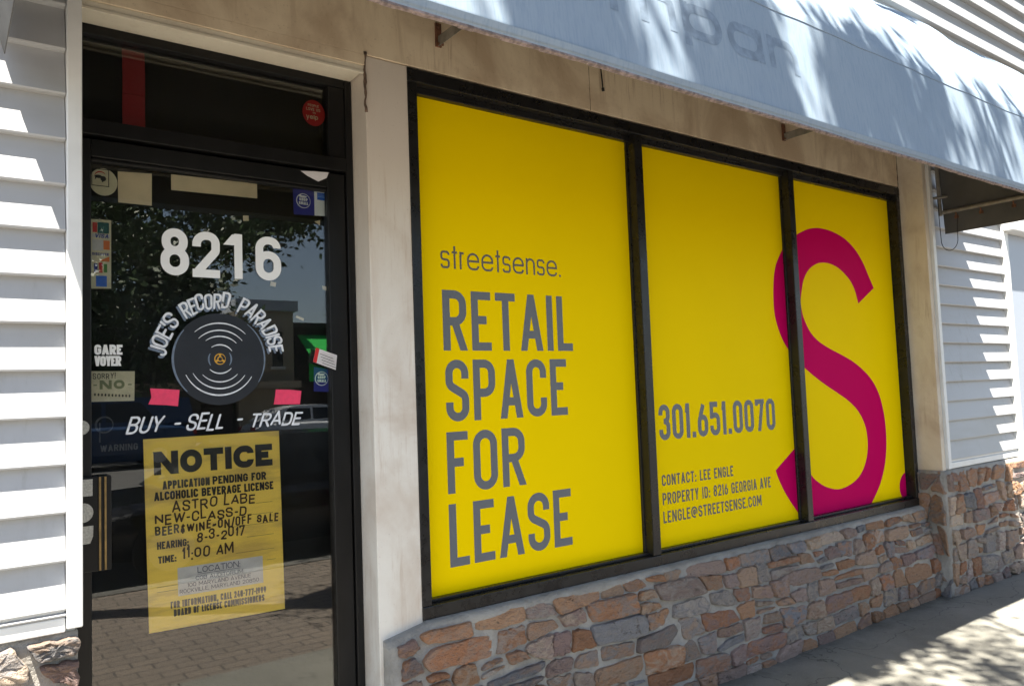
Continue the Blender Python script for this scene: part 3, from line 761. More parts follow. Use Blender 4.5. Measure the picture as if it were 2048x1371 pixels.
# ------------------------------------------------------------------ window posters
YP = .0625
def poster(name, xa, xb, label, seed):
    rnd = random.Random(seed); n = 26; mb = MB()
    top = [1.302+rnd.uniform(-.0035, .0035)+(.006 if k in (0,) else 0) for k in range(n+1)]
    r1 = [(xa+(xb-xa)*k/n, YP, -.844) for k in range(n+1)]; r2 = [(xa+(xb-xa)*k/n, YP, top[k]) for k in range(n+1)]
    for k in range(n): mb.quad(r1[k], r1[k+1], r2[k+1], r2[k])
    o = mb.build(name, M['yellow'], loc=((xa+xb)/2, YP, -.844)); return tag(o, label, 'poster', 'yellow vinyl window posters')
p1 = poster('window_poster', 1.590, 2.8435, 'wide yellow vinyl window poster lettered RETAIL SPACE FOR LEASE in grey', 1)
p2 = poster('window_poster', 2.908, 4.168, 'yellow vinyl window poster between the two mullions with a phone number and contact lines', 2)
p3 = poster('window_poster', 4.238, 5.458, 'yellow vinyl window poster filled by most of a giant magenta letter S', 3)
yt = YP-.0006
mb = MB()
mb = MB(); text(mb, "RETAIL", 1.716, 2.437, .188, .259, .036, yt, gap=.026); mb.build('lettering', M['greyink'], p1)
mb = MB(); text(mb, "SPACE", 1.720, 2.389, -.113, .262, .036, yt, gap=.024); mb.build('lettering', M['greyink'], p1)
mb = MB(); text(mb, "FOR", 1.716, 2.126, -.413, .257, .036, yt, gap=.026); mb.build('lettering', M['greyink'], p1)
mb = MB(); text(mb, "LEASE", 1.716, 2.385, -.715, .259, .036, yt, gap=.024)
mb.build('lettering', M['greyink'], p1)
mb = MB(); text(mb, "streetsense.", 1.714, 2.379, .540, .076, .0095, yt, gap=.012); mb.build('lettering', M['greyink2'], p1)
mb = MB(); text(mb, "301.651.0070", 3.002, 3.995, -.275, .184, .0285, yt, gap=.0175)
mb.build('lettering', M['greyink'], p2)
mb = MB()
mb = MB(); text(mb, "CONTACT: LEE ENGLE", 3.003, 3.580, -.509, .057, .0098, yt, gap=.0075); mb.build('lettering', M['greyink2'], p2)
mb = MB(); text(mb, "PROPERTY ID: 8216 GEORGIA AVE", 3.002, 3.916, -.605, .061, .0098, yt, gap=.0075); mb.build('lettering', M['greyink2'], p2)
mb = MB(); text(mb, "LENGLE@STREETSENSE.COM", 3.001, 3.820, -.698, .060, .0098, yt, gap=.0075)
mb.build('lettering', M['greyink2'], p2)
SP = [(5.204, 0.629), (5.153, 0.702), (5.078, 0.808), (4.987, 0.888), (4.867, 0.948), (4.733, 0.979), (4.628, 0.988), (4.536, 0.985), (4.445, 0.967), (4.367, 0.939), (4.329, 0.922), (4.245, 0.874), (4.176, 0.822), (4.11, 0.746), (4.073, 0.674), (4.053, 0.581), (4.045, 0.469), (4.055, 0.386), (4.088, 0.303), (4.129, 0.240), (4.184, 0.184), (4.252, 0.130), (4.335, 0.081), (4.421, 0.034), (4.542, -0.024), (4.693, -0.088), (4.796, -0.135), (4.899, -0.202), (4.965, -0.281), (4.993, -0.359), (4.994, -0.443), (4.967, -0.525), (4.906, -0.603), (4.817, -0.654), (4.704, -0.683), (4.598, -0.687), (4.485, -0.662), (4.401, -0.624), (4.336, -0.58), (4.267, -0.497), (4.22, -0.371), (3.97, -0.513), (3.992, -0.562), (4.041, -0.64), (4.103, -0.715), (4.183, -0.799), (4.23, -0.853), (4.313, -0.912), (4.415, -0.947), (4.622, -0.955), (4.843, -0.905), (4.956, -0.846), (5.041, -0.782), (5.125, -0.699), (5.193, -0.589), (5.23, -0.468), (5.239, -0.327), (5.219, -0.2), (5.173, -0.089), (5.096, -0.001), (5.002, 0.063), (4.881, 0.122), (4.749, 0.167), (4.62, 0.206), (4.496, 0.254), (4.413, 0.309), (4.359, 0.38), (4.335, 0.437), (4.327, 0.502), (4.344, 0.567), (4.374, 0.641), (4.43, 0.703), (4.511, 0.746), (4.59, 0.763), (4.682, 0.762), (4.774, 0.741), (4.852, 0.703), (4.917, 0.657), (4.961, 0.597), (4.993, 0.513)]
def smooth_closed(P_, corners, k=4):
    n = len(P_); out = []; P_ = [np.array(p) for p in P_]
    for i in range(n):
        p0, p1, p2, p3 = P_[i-1], P_[i], P_[(i+1) % n], P_[(i+2) % n]
        if i in corners: p0 = p1
        if (i+1) % n in corners: p3 = p2
        for j in range(k):
            u = j/k
            out.append(.5*((2*p1)+(-p0+p2)*u+(2*p0-5*p1+4*p2-p3)*u*u+(-p0+3*p1-3*p2+p3)*u**3))
    return out
def big_shape(pts, xa, xb, parent, z0=-.8438):
    bm = bmesh.new()
    bm.faces.new([bm.verts.new((q[0], yt, q[1])) for q in pts])
    bm.normal_update(); bmesh.ops.triangulate(bm, faces=bm.faces[:])
    for co, no in (((xa, 0, 0), (-1, 0, 0)), ((xb, 0, 0), (1, 0, 0)), ((0, 0, z0), (0, 0, -1))):
        bmesh.ops.bisect_plane(bm, geom=bm.verts[:]+bm.edges[:]+bm.faces[:], plane_co=co, plane_no=no, clear_outer=True)
    off = root_loc(parent)
    for v in bm.verts: v.co = (v.co.x-off.x, v.co.y-off.y, v.co.z+Z0-off.z)
    me = bpy.data.meshes.new('emblem'); bm.to_mesh(me); bm.free(); me.materials.append(M['magenta'])
    o = bpy.data.objects.new('emblem', me); COL.objects.link(o); o.parent = parent; return o
Ssm = smooth_closed(SP, {0, 40, 41, 79})
big_shape(Ssm, 2.908, 4.168, p2); big_shape(Ssm, 4.238, 5.458, p3)
big_shape([(5.487+.118*math.cos(u), -.757+.101*math.sin(u)) for u in np.linspace(0, 6.283, 60, endpoint=False)], 4.238, 5.458, p3)

# ------------------------------------------------------------------ papers and stickers on the door
YS = .1665
def card(name, pts, mat, label, cat, y=YS, group=None, th=.0006, curl=0.):
    cx = sum(p[0] for p in pts)/len(pts); zz = min(p[1] for p in pts)
    mb = MB(); n = len(pts)
    mb.quad(*[(p[0], y, p[1]) for p in pts]); mb.quad(*[(p[0], y+th, p[1]) for p in reversed(pts)])
    for i in range(n):
        a, b_ = pts[i], pts[(i+1) % n]; mb.quad((a[0], y, a[1]), (a[0], y+th, a[1]), (b_[0], y+th, b_[1]), (b_[0], y, b_[1]))
    o = mb.build(name, mat, loc=(cx, y, zz)); return tag(o, label, cat, group)
TL, TR, BR_, BL = (.565, -.113), (1.039, -.111), (1.050, -.775), (.580, -.768)
nt_ = card('notice_sign', [BL, BR_, TR, TL], M['notice'], 'large yellow NOTICE placard about a beverage licence taped inside the door glass', 'sign')
def UV(u, v):
    a = (TL[0]*(1-u)+TR[0]*u, TL[1]*(1-u)+TR[1]*u); c = (BL[0]*(1-u)+BR_[0]*u, BL[1]*(1-u)+BR_[1]*u)
    return a[0]*(1-v)+c[0]*v, a[1]*(1-v)+c[1]*v
PW, PHt = .474, .66
def ntext(mb, s, u0, u1, v0, v1, t, yy=YS-.0007, **k):
    h = (v1-v0)*PHt
    text(mb, s, u0*PW, u1*PW, 0, h, t, yy, mapf=lambda X, Zz: UV(X/PW, v1-Zz/PHt), **k)
def nline(nm, mat, s, *a, par=None, **k):
    mb = MB(); ntext(mb, s, *a, **k); mb.build(nm, M[mat], par or nt_)
nline('printed_text', 'ink', "NOTICE", .065, .94, .070, .192, .0235, gap=.006)
nline('printed_text', 'ink', "ALCOHOLIC BEVERAGE LICENSE", .06, .94, .281, .326, .0068, gap=.0018)
nline('printed_text', 'ink', "HEARING:", .07, .29, .540, .579, .0056, gap=.0016)
nline('printed_text', 'ink', "TIME:", .075, .20, .615, .652, .0056, gap=.0016)
nline('printed_text', 'ink', "PENDING FOR", .475, .885, .224, .268, .0068, gap=.0018)
nline('printed_text', 'fadeink', "APPLICATION", .12, .455, .226, .270, .0068, gap=.0018)
nline('printed_text', 'fadeink', "FOR INFORMATION, CALL 240-777-1999", .15, .855, .857, .893, .0052, gap=.0015)
nline('printed_text', 'fadeink', "BOARD OF LICENSE COMMISSIONERS", .17, .84, .900, .936, .0052, gap=.0015)
for s, u0, u1, v0, v1, sd_ in (("ASTRO LABE", .18, .79, .332, .390, 1), ("NEW-CLASS-D", .06, .72, .400, .452, 2), ("&WINE~ON/OFF SALE", .235, .97, .459, .506, 3), ("8-3-2017", .345, .705, .512, .565, 4), ("11:00 AM", .24, .615, .590, .648, 5)):
    nline('handwriting', 'marker', s, u0, u1, v0, v1, .0060, caps='round', jit=.13, slant=.06, gap=.005, seed=sd_)
mb = MB(); ntext(mb, "BEER", .06, .225, .461, .508, .0060, caps='round', jit=.08, gap=.004, seed=6); mb.build('handwriting', M['fadeink'], nt_)
mb = MB()
for v, u0, u1 in ((.395, .80, .93), (.455, .74, .93), (.51, .6, .93), (.575, .72, .93), (.655, .63, .93), (.715, .87, .94), (.775, .06, .2), (.80, .06, .2)):
    mb = MB(); a, b_ = UV(u0, v), UV(u1, v); mb.quad((a[0], YS-.0006, a[1]), (b_[0], YS-.0006, b_[1]), (b_[0], YS-.0006, b_[1]+.0012), (a[0], YS-.0006, a[1]+.0012)); mb.build('ruled_line', M['fadeink'], nt_)
q = [UV(.205, .835), UV(.835, .835), UV(.835, .688), UV(.205, .688)]
mb = MB(); mb.quad(*[(x, YS-.0010, z) for x, z in q]); lab = mb.build('address_label', M['paper'], nt_)
mb = MB()
ntext(mb, "LOCATION:", .345, .66, .697, .729, .0026, YS-.0016, gap=.0022); ntext(mb, "COB AUDITORIUM", .33, .68, .744, .765, .0019, YS-.0016, gap=.0016)
ntext(mb, "100 MARYLAND AVENUE", .27, .74, .774, .795, .0019, YS-.0016, gap=.0016); ntext(mb, "ROCKVILLE, MARYLAND 20850", .215, .80, .803, .824, .0019, YS-.0016, gap=.0016)
a, b_ = UV(.345, .736), UV(.66, .736); mb.quad((a[0], YS-.0016, a[1]), (b_[0], YS-.0016, b_[1]), (b_[0], YS-.0016, b_[1]+.0015), (a[0], YS-.0016, a[1]+.0015))
mb.build('printed_text', plain('label_ink', (.07, .07, .12), .6), nt_)

card('card', [(.491, .703), (.598, .703), (.599, .818), (.490, .811)], M['cream_card'], 'blank cream square card in the top left of the door glass', 'card')
card('paper_strip', [(.663, .768), (.971, .774), (.971, .831), (.663, .825)], M['cream_card'], 'blank cream paper strip across the top of the door glass', 'paper')
nd = card('sticker', [(.446+.043*math.cos(u), .768+.047*math.sin(u)) for u in np.linspace(0, 6.283, 40, endpoint=False)], M['pale_card'], 'round cream sticker with a black outlined square in the corner beside the cream card', 'sticker', YS+.001)
mb = MB()
for bx in ((.409, .463, .810, .8125), (.409, .463, .752, .7545), (.409, .4115, .7545, .810), (.4605, .463, .7545, .810)): mb.box(bx[0], bx[1], YS-.0005, YS-.0002, bx[2], bx[3])
mb.disc(.430, .785, .012, .006, YS-.0006, 12); mb.disc(.445, .779, .009, .009, YS-.0007, 12); mb.quad((.419, YS-.0008, .775), (.422, YS-.0008, .775), (.426, YS-.0008, .79), (.422, YS-.0008, .79))
mb.quad((.440, YS-.0009, .768), (.444, YS-.0009, .766), (.452, YS-.0009, .782), (.448, YS-.0009, .784))
mb.build('printed_picture', M['ink'], nd)
mb = MB(); arc(mb, .019, 40, 160, .004, YS-.0004, .437, .783); mb.build('printed_ring', M['red'], nd)
def shop_small(o, cx, cz, rr):
    mb = MB(); arc(mb, rr, 0, 359, .0035, YS-.0008, cx, cz, 30)
    text(mb, "SHOP", cx-rr*.62, cx+rr*.62, cz-rr*.02, rr*.42, rr*.13, YS-.0008, gap=.0012); text(mb, "SMALL", cx-rr*.68, cx+rr*.68, cz-rr*.55, rr*.42, rr*.12, YS-.0008, gap=.0012)
    mb.disc(cx, cz+rr*.6, rr*.5, rr*.16, YS-.0009, 14); mb.disc(cx-rr*.45, cz+rr*.68, rr*.2, rr*.2, YS-.0010, 10)
    mb.build('lettering', M['white'], o)
s1 = card('sticker', [(1.114, .728), (1.255, .735), (1.258, .838), (1.112, .833)], M['blue'], 'blue and white shop sticker in the top right corner of the door glass', 'sticker')
shop_small(s1, 1.154, .786, .028)
mb = MB(); mb.quad((1.199, YS-.0006, .732), (1.2548, YS-.0006, .735), (1.2576, YS-.0006, .8376), (1.199, YS-.0006, .8362)); mb.build('white_half', M['white'], s1)
mb = MB(); mb.box(1.211, 1.245, YS-.0012, YS-.0009, .797, .827); mb.build('logo_square', M['blue2'], s1)
mb = MB(); mb.box(1.213, 1.243, YS-.0016, YS-.0013, .808, .812); mb.box(1.213, 1.243, YS-.0016, YS-.0013, .816, .8175); mb.build('logo_band', plain('light_blue_ink', (.15, .35, .8), .5), s1)
card('torn_label', [(1.133, .896), (1.160, .880), (1.205, .863), (1.240, .882), (1.250, .906), (1.19, .902)], M['paper'], 'torn off-white label remnant on the door frame above the glass', 'label', .1365-.0008)
ps = card('sticker', [(.408, .400), (.468, .403), (.469, .638), (.407, .636)], M['pale_card'], 'tall strip of coloured payment card emblems at the left edge of the door glass', 'sticker')
for mt, (xa, xb, za, zb) in (('teal', (.427, .462, .590, .628)), ('red', (.412, .426, .592, .626)), ('paper', (.410, .466, .575, .587)), ('blue', (.416, .427, .455, .486)), ('red', (.431, .442, .455, .490)), ('greenink', (.446, .456, .457, .486)), ('blue2', (.422, .455, .408, .445)), ('orange', (.445, .464, .535, .566)), ('paper', (.411, .444, .530, .568))):
    mb = MB(); mb.quad((xa, YS-.0006, za), (xb, YS-.0006, za), (xb, YS-.0006, zb), (xa, YS-.0006, zb)); mb.build('emblem', M[mt], ps)
mb = MB(); mb.quad((.430, YS-.0006, .494), (.463, YS-.0006, .494), (.463, YS-.0006, .512)); mb.build('emblem', M['orange'], ps)
mb = MB(); text(mb, "VISA", .418, .460, .574, .014, .003, YS-.0012, gap=.002, slant=.2); text(mb, "DISCOVER", .411, .461, .514, .009, .002, YS-.0012, gap=.0012); mb.build('lettering', M['blue'], ps)
sn = card('card', [(.407, .021), (.538, .020), (.540, .121), (.406, .123)], M['pale_card'], 'small pale card hand lettered SORRY NO at the left edge of the door glass', 'card')
mb = MB(); text(mb, "NO", .432, .508, .062, .030, .009, YS-.0008, gap=.006); text(mb, "-", .413, .424, .062, .03, .004, YS-.0008); text(mb, "-", .518, .530, .062, .03, .004, YS-.0008); mb.build('lettering', M['paleink'], sn)
mb = MB(); text(mb, "SORRY!", .412, .480, .097, .019, .0026, YS-.0008, caps='round', jit=.1, gap=.003)
for k in range(11): mb.disc(.418+k*.0105, .045-.0008*k, .003, .005, YS-.0008-.0001*(k % 2), 8)
mb.build('handwriting', M['fadeink'], sn)
card('tape', [(.580, .006), (.640, .001), (.676, -.004), (.682, .053), (.586, .061), (.590, .03)], M['pinktape'], 'bright pink tape patch left of the painted record', 'tape', YG-.0002, 'pink tape patches')
card('tape', [(1.017, -.011), (1.119, -.014), (1.126, .037), (1.08, .043), (1.026, .045), (1.023, .02)], M['pinktape'], 'bright pink tape patch right of the painted record', 'tape', YG-.0002, 'pink tape patches')
rw = card('sticker', [(1.167, .148), (1.260, .115), (1.267, .173), (1.180, .203)], M['paper'], 'tilted white sticker with a red end overlapping the right door stile', 'sticker', .1342)
mb = MB(); mb.quad((1.167, .1336, .148), (1.181, .1336, .143), (1.194, .1336, .198), (1.180, .1336, .203)); mb.build('red_end', M['red'], rw)
mb = MB()
for k in range(4): mb.quad(*[(1.196+dx+k*.003, .1336, .178-k*.012-dx*.36+dz) for dx, dz in ((0, 0), (.055, 0), (.055, .0022), (0, .0022))])
mb.build('printed_line', M['dimgrey'], rw)
s2 = card('sticker', [(1.181, .034), (1.243, .030), (1.243, .119), (1.183, .130)], M['blue'], 'small blue shop sticker under the tilted white sticker', 'sticker')
shop_small(s2, 1.214, .083, .0265)
for k, (pts, lb) in enumerate((([(.917, .682), (.938, .684), (.937, .704), (.916, .702)], 'tiny cream tape scrap above the digit one of the house number'),
        ([(1.014, .441), (1.036, .438), (1.039, .455), (1.018, .459)], 'tiny cream tape scrap just under the digit six'),
        ([(1.113, .323), (1.144, .309), (1.147, .319), (1.118, .330)], 'tiny cream tape scrap right of the arched lettering'),
        ([(1.226, .437), (1.242, .434), (1.242, .450), (1.224, .452)], 'tiny cream tape scrap at the right edge of the door glass'),
        ([(1.198, .708), (1.22, .694), (1.222, .716)], 'tiny cream triangle of tape below the blue and white shop sticker'))):
    card('tape_scrap', pts, M['cream_card'], lb, 'tape', YS, 'cream tape scraps on the door glass')
rd = card('sticker', [(1.205+.047*math.cos(u), 1.150+.053*math.sin(u)) for u in np.linspace(0, 6.283, 44, endpoint=False)], M['red'], 'round red review sticker in the transom window above the door', 'sticker')
mb = MB(); text(mb, "PEOPLE", 1.180, 1.226, 1.175, .010, .0018, YS-.0008, gap=.0015); text(mb, "LOVE US", 1.173, 1.232, 1.158, .012, .0020, YS-.0008, gap=.0015)
text(mb, "ON", 1.200, 1.212, 1.147, .007, .0012, YS-.0008, gap=.0015); text(mb, "yelp", 1.172, 1.222, 1.124, .014, .0032, YS-.0008, gap=.002); mb.build('lettering', M['cream_card'], rd)
mb = MB()
for k in range(8): mb.box(.512+.0, .585, .20+.003*math.sin(k*1.3), .204+.003*math.sin(k*1.3), .975+.043*k, .975+.043*(k+1))
tag(mb.build('banner', M['redbanner'], loc=(.55, .2, .975)), 'narrow red cloth strip hanging behind the dark transom glass', 'banner')

# ------------------------------------------------------------------ awning
AW = empty('awning', (2.7, -.17, .99), 'long pale blue grey fabric awning with curved front over the shop window', 'awning')
PR = [(-.160, 2.50), (-.30, 2.39), (-.46, 2.235), (-.62, 2.095), (-.77, 1.945), (-.87, 1.80), (-.945, 1.64), (-.983, 1.53), (-1.005, 1.455), (-1.035, 1.24), (-1.062, 1.0)]
def prof(k=5):
    out = []; P_ = [np.array(p) for p in PR]; n = len(P_)
    for i in range(n-1):
        p0, p1, p2, p3 = P_[max(i-1, 0)], P_[i], P_[i+1], P_[min(i+2, n-1)]
        for j in range(k):
            u = j/k; out.append(.5*((2*p1)+(-p0+p2)*u+(2*p0-5*p1+4*p2-p3)*u*u+(-p0+3*p1-3*p2+p3)*u**3))
    out.append(P_[-1]); return out
PF = prof(); XR = 5.70
def xl(z): return -.25+.39*(2.47-min(z, 2.47))/1.47
ribs = [-.2, .98, 2.16, 3.34, 4.52, 5.70]
def rib_sag(x):
    for a, b_ in zip(ribs[:-1], ribs[1:]):
        if a <= x <= b_: return math.sin(math.pi*(x-a)/(b_-a))
    return 0
mb = MB(); NX = 120; grid = []
rnd = random.Random(5); ph = [rnd.uniform(0, 6) for _ in range(6)]
for i in range(NX+1):
    row = []
    for j, (y, z) in enumerate(PF):
        x = xl(z)+(XR-xl(z))*i/NX
        s = j/(len(PF)-1); sag = rib_sag(x)
        d = -.022*sag*math.sin(math.pi*min(s*1.3, 1))+(.004*math.sin(x*9+ph[0]+4*s)+.003*math.sin(x*21+ph[1]-6*s))*(1-s**3)
        dn = np.array((-.55, .83)) if s < .6 else np.array((-1., .1))
        zz = z+d*dn[1]; yy = y+d*dn[0]
        if s > .97: zz += .0012*math.sin(x*6+ph[2])
        row.append((x, yy, zz))
    grid.append(row)
for i in range(NX):
    for j in range(len(PF)-1): mb.quad(grid[i][j], grid[i][j+1], grid[i+1][j+1], grid[i+1][j])
cn = mb.build('canopy', M['awning'], AW, smooth=True, weld=True, solid=.004)
mb = MB()
for i in range(NX):
    a, b_ = grid[i][-1], grid[i+1][-1]
    for (y0, y1, z0, z1) in ((.004, -.0065, -.012, .022), (.008, .012, .022, -.012), (.004, .012, -.012, -.012)):
        mb.quad((a[0], a[1]+y0, a[2]+z0), (b_[0], b_[1]+y0, b_[2]+z0), (b_[0], b_[1]+y1, b_[2]+z1), (a[0], a[1]+y1, a[2]+z1))
mb.build('hem', M['awning'], AW, weld=True)
mb = MB()
for i in range(NX):
    a, b_ = grid[i][-1], grid[i+1][-1]; w = .003*rnd.random()
    mb.quad((a[0], a[1]+.0015, a[2]-.0125), (b_[0], b_[1]+.0015, b_[2]-.0125), (b_[0], b_[1]+.014, b_[2]-.0145-w), (a[0], a[1]+.014, a[2]-.0145-w))
    mb.quad((a[0], a[1]+.0025, a[2]-.0045+w), (b_[0], b_[1]+.0025, b_[2]-.0045+w), (b_[0], b_[1]+.0015, b_[2]-.0125), (a[0], a[1]+.0015, a[2]-.0125))
mb.build('hem_edge', M['hem'], AW)
mb = MB()
for i in range(NX):
    for j in range(len(PF)-1):
        mb.quad(*[(g_[0], g_[1]+(.008 if jj > len(PF)*.5 else .006), g_[2]-(.012 if jj < len(PF)*.75 else 0)) for g_, jj in ((grid[i][j], j), (grid[i+1][j], j), (grid[i+1][j+1], j+1), (grid[i][j+1], j+1))])
mb.build('lining', M['awning_in'], AW, smooth=True, weld=True)
# seam ridge where the valance meets the curve
js = min(range(len(PF)), key=lambda j: abs(PF[j][1]-1.455)); mb = MB()
mb.tube([(grid[i][js][0], grid[i][js][1]-.003, grid[i][js][2]) for i in range(0, NX+1)], .0022, 6); mb.build('seam', M['awning'], AW, smooth=True)
# end panels
def end_panel(xf, name):
    mb = MB()
    top = [(xf(z), y, z) for y, z in PF]
    bot = (xf(1.0), -.215, 1.0)
    n = len(top)
    cen = (xf(1.4), -.35, 1.4)
    ring = top+[bot, (xf(1.6), -.195, 1.6)]
    for k in range(len(ring)): mb.quad(cen, ring[k], ring[(k+1) % len(ring)])
    return mb.build(name, M['awning_in'], AW, solid=.003, weld=True)
end_panel(lambda z: XR, 'end_panel'); end_panel(xl, 'end_panel')
mb = MB(); mb.tube([(XR-.02, -.215, 1.15), (XR-.02, -1.008, 1.15)], .014, 12); mb.tube([(XR-.02, -.20, 1.13), (XR-.02, -.185, 2.45)], .013, 12)
mb.tube([(XR-.04, -.16, 1.26), (XR-.01, -.25, 1.26)], .011, 10)
mb.tube([(XR-.02, -1.008, 1.15), (xl(1.15)+.02, -1.008, 1.15)], .014, 10)
mb.build('frame_pipe', M['pipe'], AW, smooth=False)
mb = MB()
for y in (-.30, -.46, -.66): mb.tube([(XR-.02, y, 1.145), (XR-.012, y, 1.12), (XR-.006, y+.01, 1.105)], .005, 8); mb.box(XR-.012, XR-.003, y-.012, y+.012, 1.095, 1.115)
mb.build('fixing_clip', M['rust'], AW)
for x in (1.694, 4.147):
    mb = MB(); mb.box(x-.004, x+.014, -.955, -.012, 1.487, 1.517); mb.box(x-.004, x-.001, -.955, -.012, 1.472, 1.487); arm = mb.build('support_arm', M['pipe'], AW, bevel=.002)
    mb = MB(); mb.box(x-.014, x+.014, -.014, -.004, 1.472, 1.575); mb.tube([(x, -.014, 1.555), (x, -.02, 1.555)], .007, 8); mb.tube([(x-.006, -.02, 1.482), (x+.018, -.02, 1.482)], .006, 8); mb.build('mounting_plate', M['rust'], arm, bevel=.001)
# faded letters on the front valance
mb = MB(); yv = -1.0585
text(mb, "ompan", 1.44, 2.72, 1.195, .135, .036, yv, gap=.035)
def front_y(x, z):
    j = max(k for k in range(len(PF)) if PF[k][1] >= z-1e-6); j = min(j, len(PF)-2); w = (PF[j][1]-z)/(PF[j][1]-PF[j+1][1])
    f = (x-xl(z))/(XR-xl(z))*NX; i = int(f); u = f-i
    g_ = lambda a, c: grid[a][c][1]
    return (g_(i, j)*(1-u)+g_(i+1, j)*u)*(1-w)+(g_(i, j+1)*(1-u)+g_(i+1, j+1)*u)*w
mb.v = [(x, front_y(x, z)-.0028+(y-yv), z) for x, y, z in mb.v]
mb.build('faded_lettering', M['ghost'], AW)
# hanging wires
mb = MB(); mb.tube([(2.602, -.03, 1.70), (2.610, -.030, 1.62), (2.618, -.028, 1.55), (2.632, -.02, 1.483)], .0035, 8); mb.tube([(2.632, -.02, 1.486), (2.636, -.018, 1.470)], .007, 8)
tag(mb.build('cable', M['black']), 'short black wire end dangling on the beige fascia between the brackets', 'cable')
mb = MB(); pts = []
for k in range(25):
    u = k/24; a = math.pi*(1-u)
    pts.append((5.665, -.262+.058*math.cos(a)*1.0-.02*u*0, .955-.055*math.sin(a)))
pts = [(5.665, -.20, 1.26), (5.665, -.205, 1.12)]+[(5.665, -.262-.052*math.cos(math.pi*u)*-1*-1, .98-.10*math.sin(math.pi*u)) for u in np.linspace(0, 1, 21)]+[(5.668, -.325, 1.10)]
pts = [(5.665, -.195, 1.26), (5.665, -.196, 1.10), (5.665, -.198, 1.0)]+[(5.665, -.255+.055*math.cos(math.pi*u), .95-.075*math.sin(math.pi*u)) for u in np.linspace(0, 1, 17)]+[(5.666, -.311, 1.02), (5.668, -.316, 1.12)]
mb.tube(pts, .0024, 6); tag(mb.build('cable', M['black']), 'thin black cable loop hanging under the awning corner beside the siding', 'cable')

mb = MB(); lx, ly = 5.25, -.86
for k in range(6):
    u0, u1 = k/6, (k+1)/6; w = [.017*math.sin(math.pi*max(min(u, .99), .01)) for u in (u0, u1)]; zz = [GZ+.006+.010*math.sin(3*u) for u in (u0, u1)]
    for sgn in (-1, 1): mb.quad((lx+.075*u0, ly+.03*u0, zz[0]), (lx+.075*u1, ly+.03*u1, zz[1]), (lx+.075*u1, ly+.03*u1+sgn*w[1], zz[1]+.004), (lx+.075*u0, ly+.03*u0+sgn*w[0], zz[0]+.004))
tag(mb.build('fallen_leaf', plain('fresh_leaf', (.12, .20, .03), .5)), 'single green leaf fallen on the dappled pavement', 'leaf')

# ------------------------------------------------------------------ across the street (seen in the door glass) and street trees
def tree(name, base, crown, rad, n_leaf, leaf, label, mat, seed, trunk_r=.13, clumps=60, low=(), csize=1.):
    rnd = np.random.RandomState(seed); rr = random.Random(seed)
    root = empty(name, (base[0], base[1], base[2]), label, 'tree', 'street trees')
    mb = MB(); c = Vector(crown); b0 = Vector(base)
    fork = Vector((b0.x+(c.x-b0.x)*.12, b0.y+(c.y-b0.y)*.3, b0.z+(c.z-rad[2]*.6-b0.z)*.95))
    mb.tube([b0+Vector((0, 0, -.2)), b0+Vector((.02, .01, .35)), b0.lerp(fork, .5)+Vector((.05, -.03, 0)), fork], [trunk_r*1.5, trunk_r*1.1, trunk_r, trunk_r*.85], 12)
    cl = []
    for k in range(clumps):
        d = rnd.normal(size=3); d /= np.linalg.norm(d); s = rnd.uniform(.25, 1)**.5
        cl.append(np.array(crown)+d*np.array(rad)*s)
    own = {}
    for q_ in low:
        own[len(cl)] = q_[3] if len(q_) > 3 else None; cl.append(np.array(q_[:3]))
    for k in range(min(clumps, 26)):
        e = Vector(cl[k]); mid = fork.lerp(e, .5)+Vector((rr.uniform(-.2, .2), rr.uniform(-.2, .2), rr.uniform(.1, .35)))
        mb.tube([fork, mid, e], [trunk_r*.38, trunk_r*.2, trunk_r*.06], 7, cap=False)
    mb.build('trunk', M['bark'], root, smooth=True)
    # leaves: narrow pointed blades in drooping sprays
    n_leaf -= 60*sum(1 for v in own.values() if v); per = n_leaf//(len(cl)-sum(1 for v in own.values() if v)); n_c = per; V = []; F = []
    for ci, p in enumerate(cl):
        size = rnd.uniform(.28, .62)*min(rad)*.55*csize
        per = n_c
        if own.get(ci): size = own[ci]; per = 60
        q = p+rnd.normal(size=(per, 3))*np.array((size, size, size*.62))
        d = rnd.normal(size=(per, 3))*np.array((1, 1, .6))+np.array((0, 0, -.45)); d /= np.linalg.norm(d, axis=1)[:, None]
        s = np.cross(d, rnd.normal(size=(per, 3))); s /= np.linalg.norm(s, axis=1)[:, None]
        L = leaf*rnd.uniform(.7, 1.3, size=(per, 1)); w = L*.26
        n0 = len(V)*0
        base_i = sum(len(a) for a in V)
        blk = np.stack([q, q+d*L*.5+s*w, q+d*L, q+d*L*.5-s*w], 1).reshape(-1, 3); V.append(blk)
        F.append(np.arange(per*4).reshape(-1, 4)+base_i)
    V = np.concatenate(V); F = np.concatenate(F)
    V[:, 2] += Z0; off = np.array(root.location)
    me = bpy.data.meshes.new('crown'); me.from_pydata((V-off).tolist(), [], F.tolist()); me.materials.append(mat)
    o = bpy.data.objects.new('crown', me); COL.objects.link(o); o.parent = root
    return root
_r = random.Random(4)
LOW = [(_r.uniform(.9, 3.6), _r.uniform(-6.8, -4.8), _r.uniform(1.5, 3.6)) for _ in range(22)]
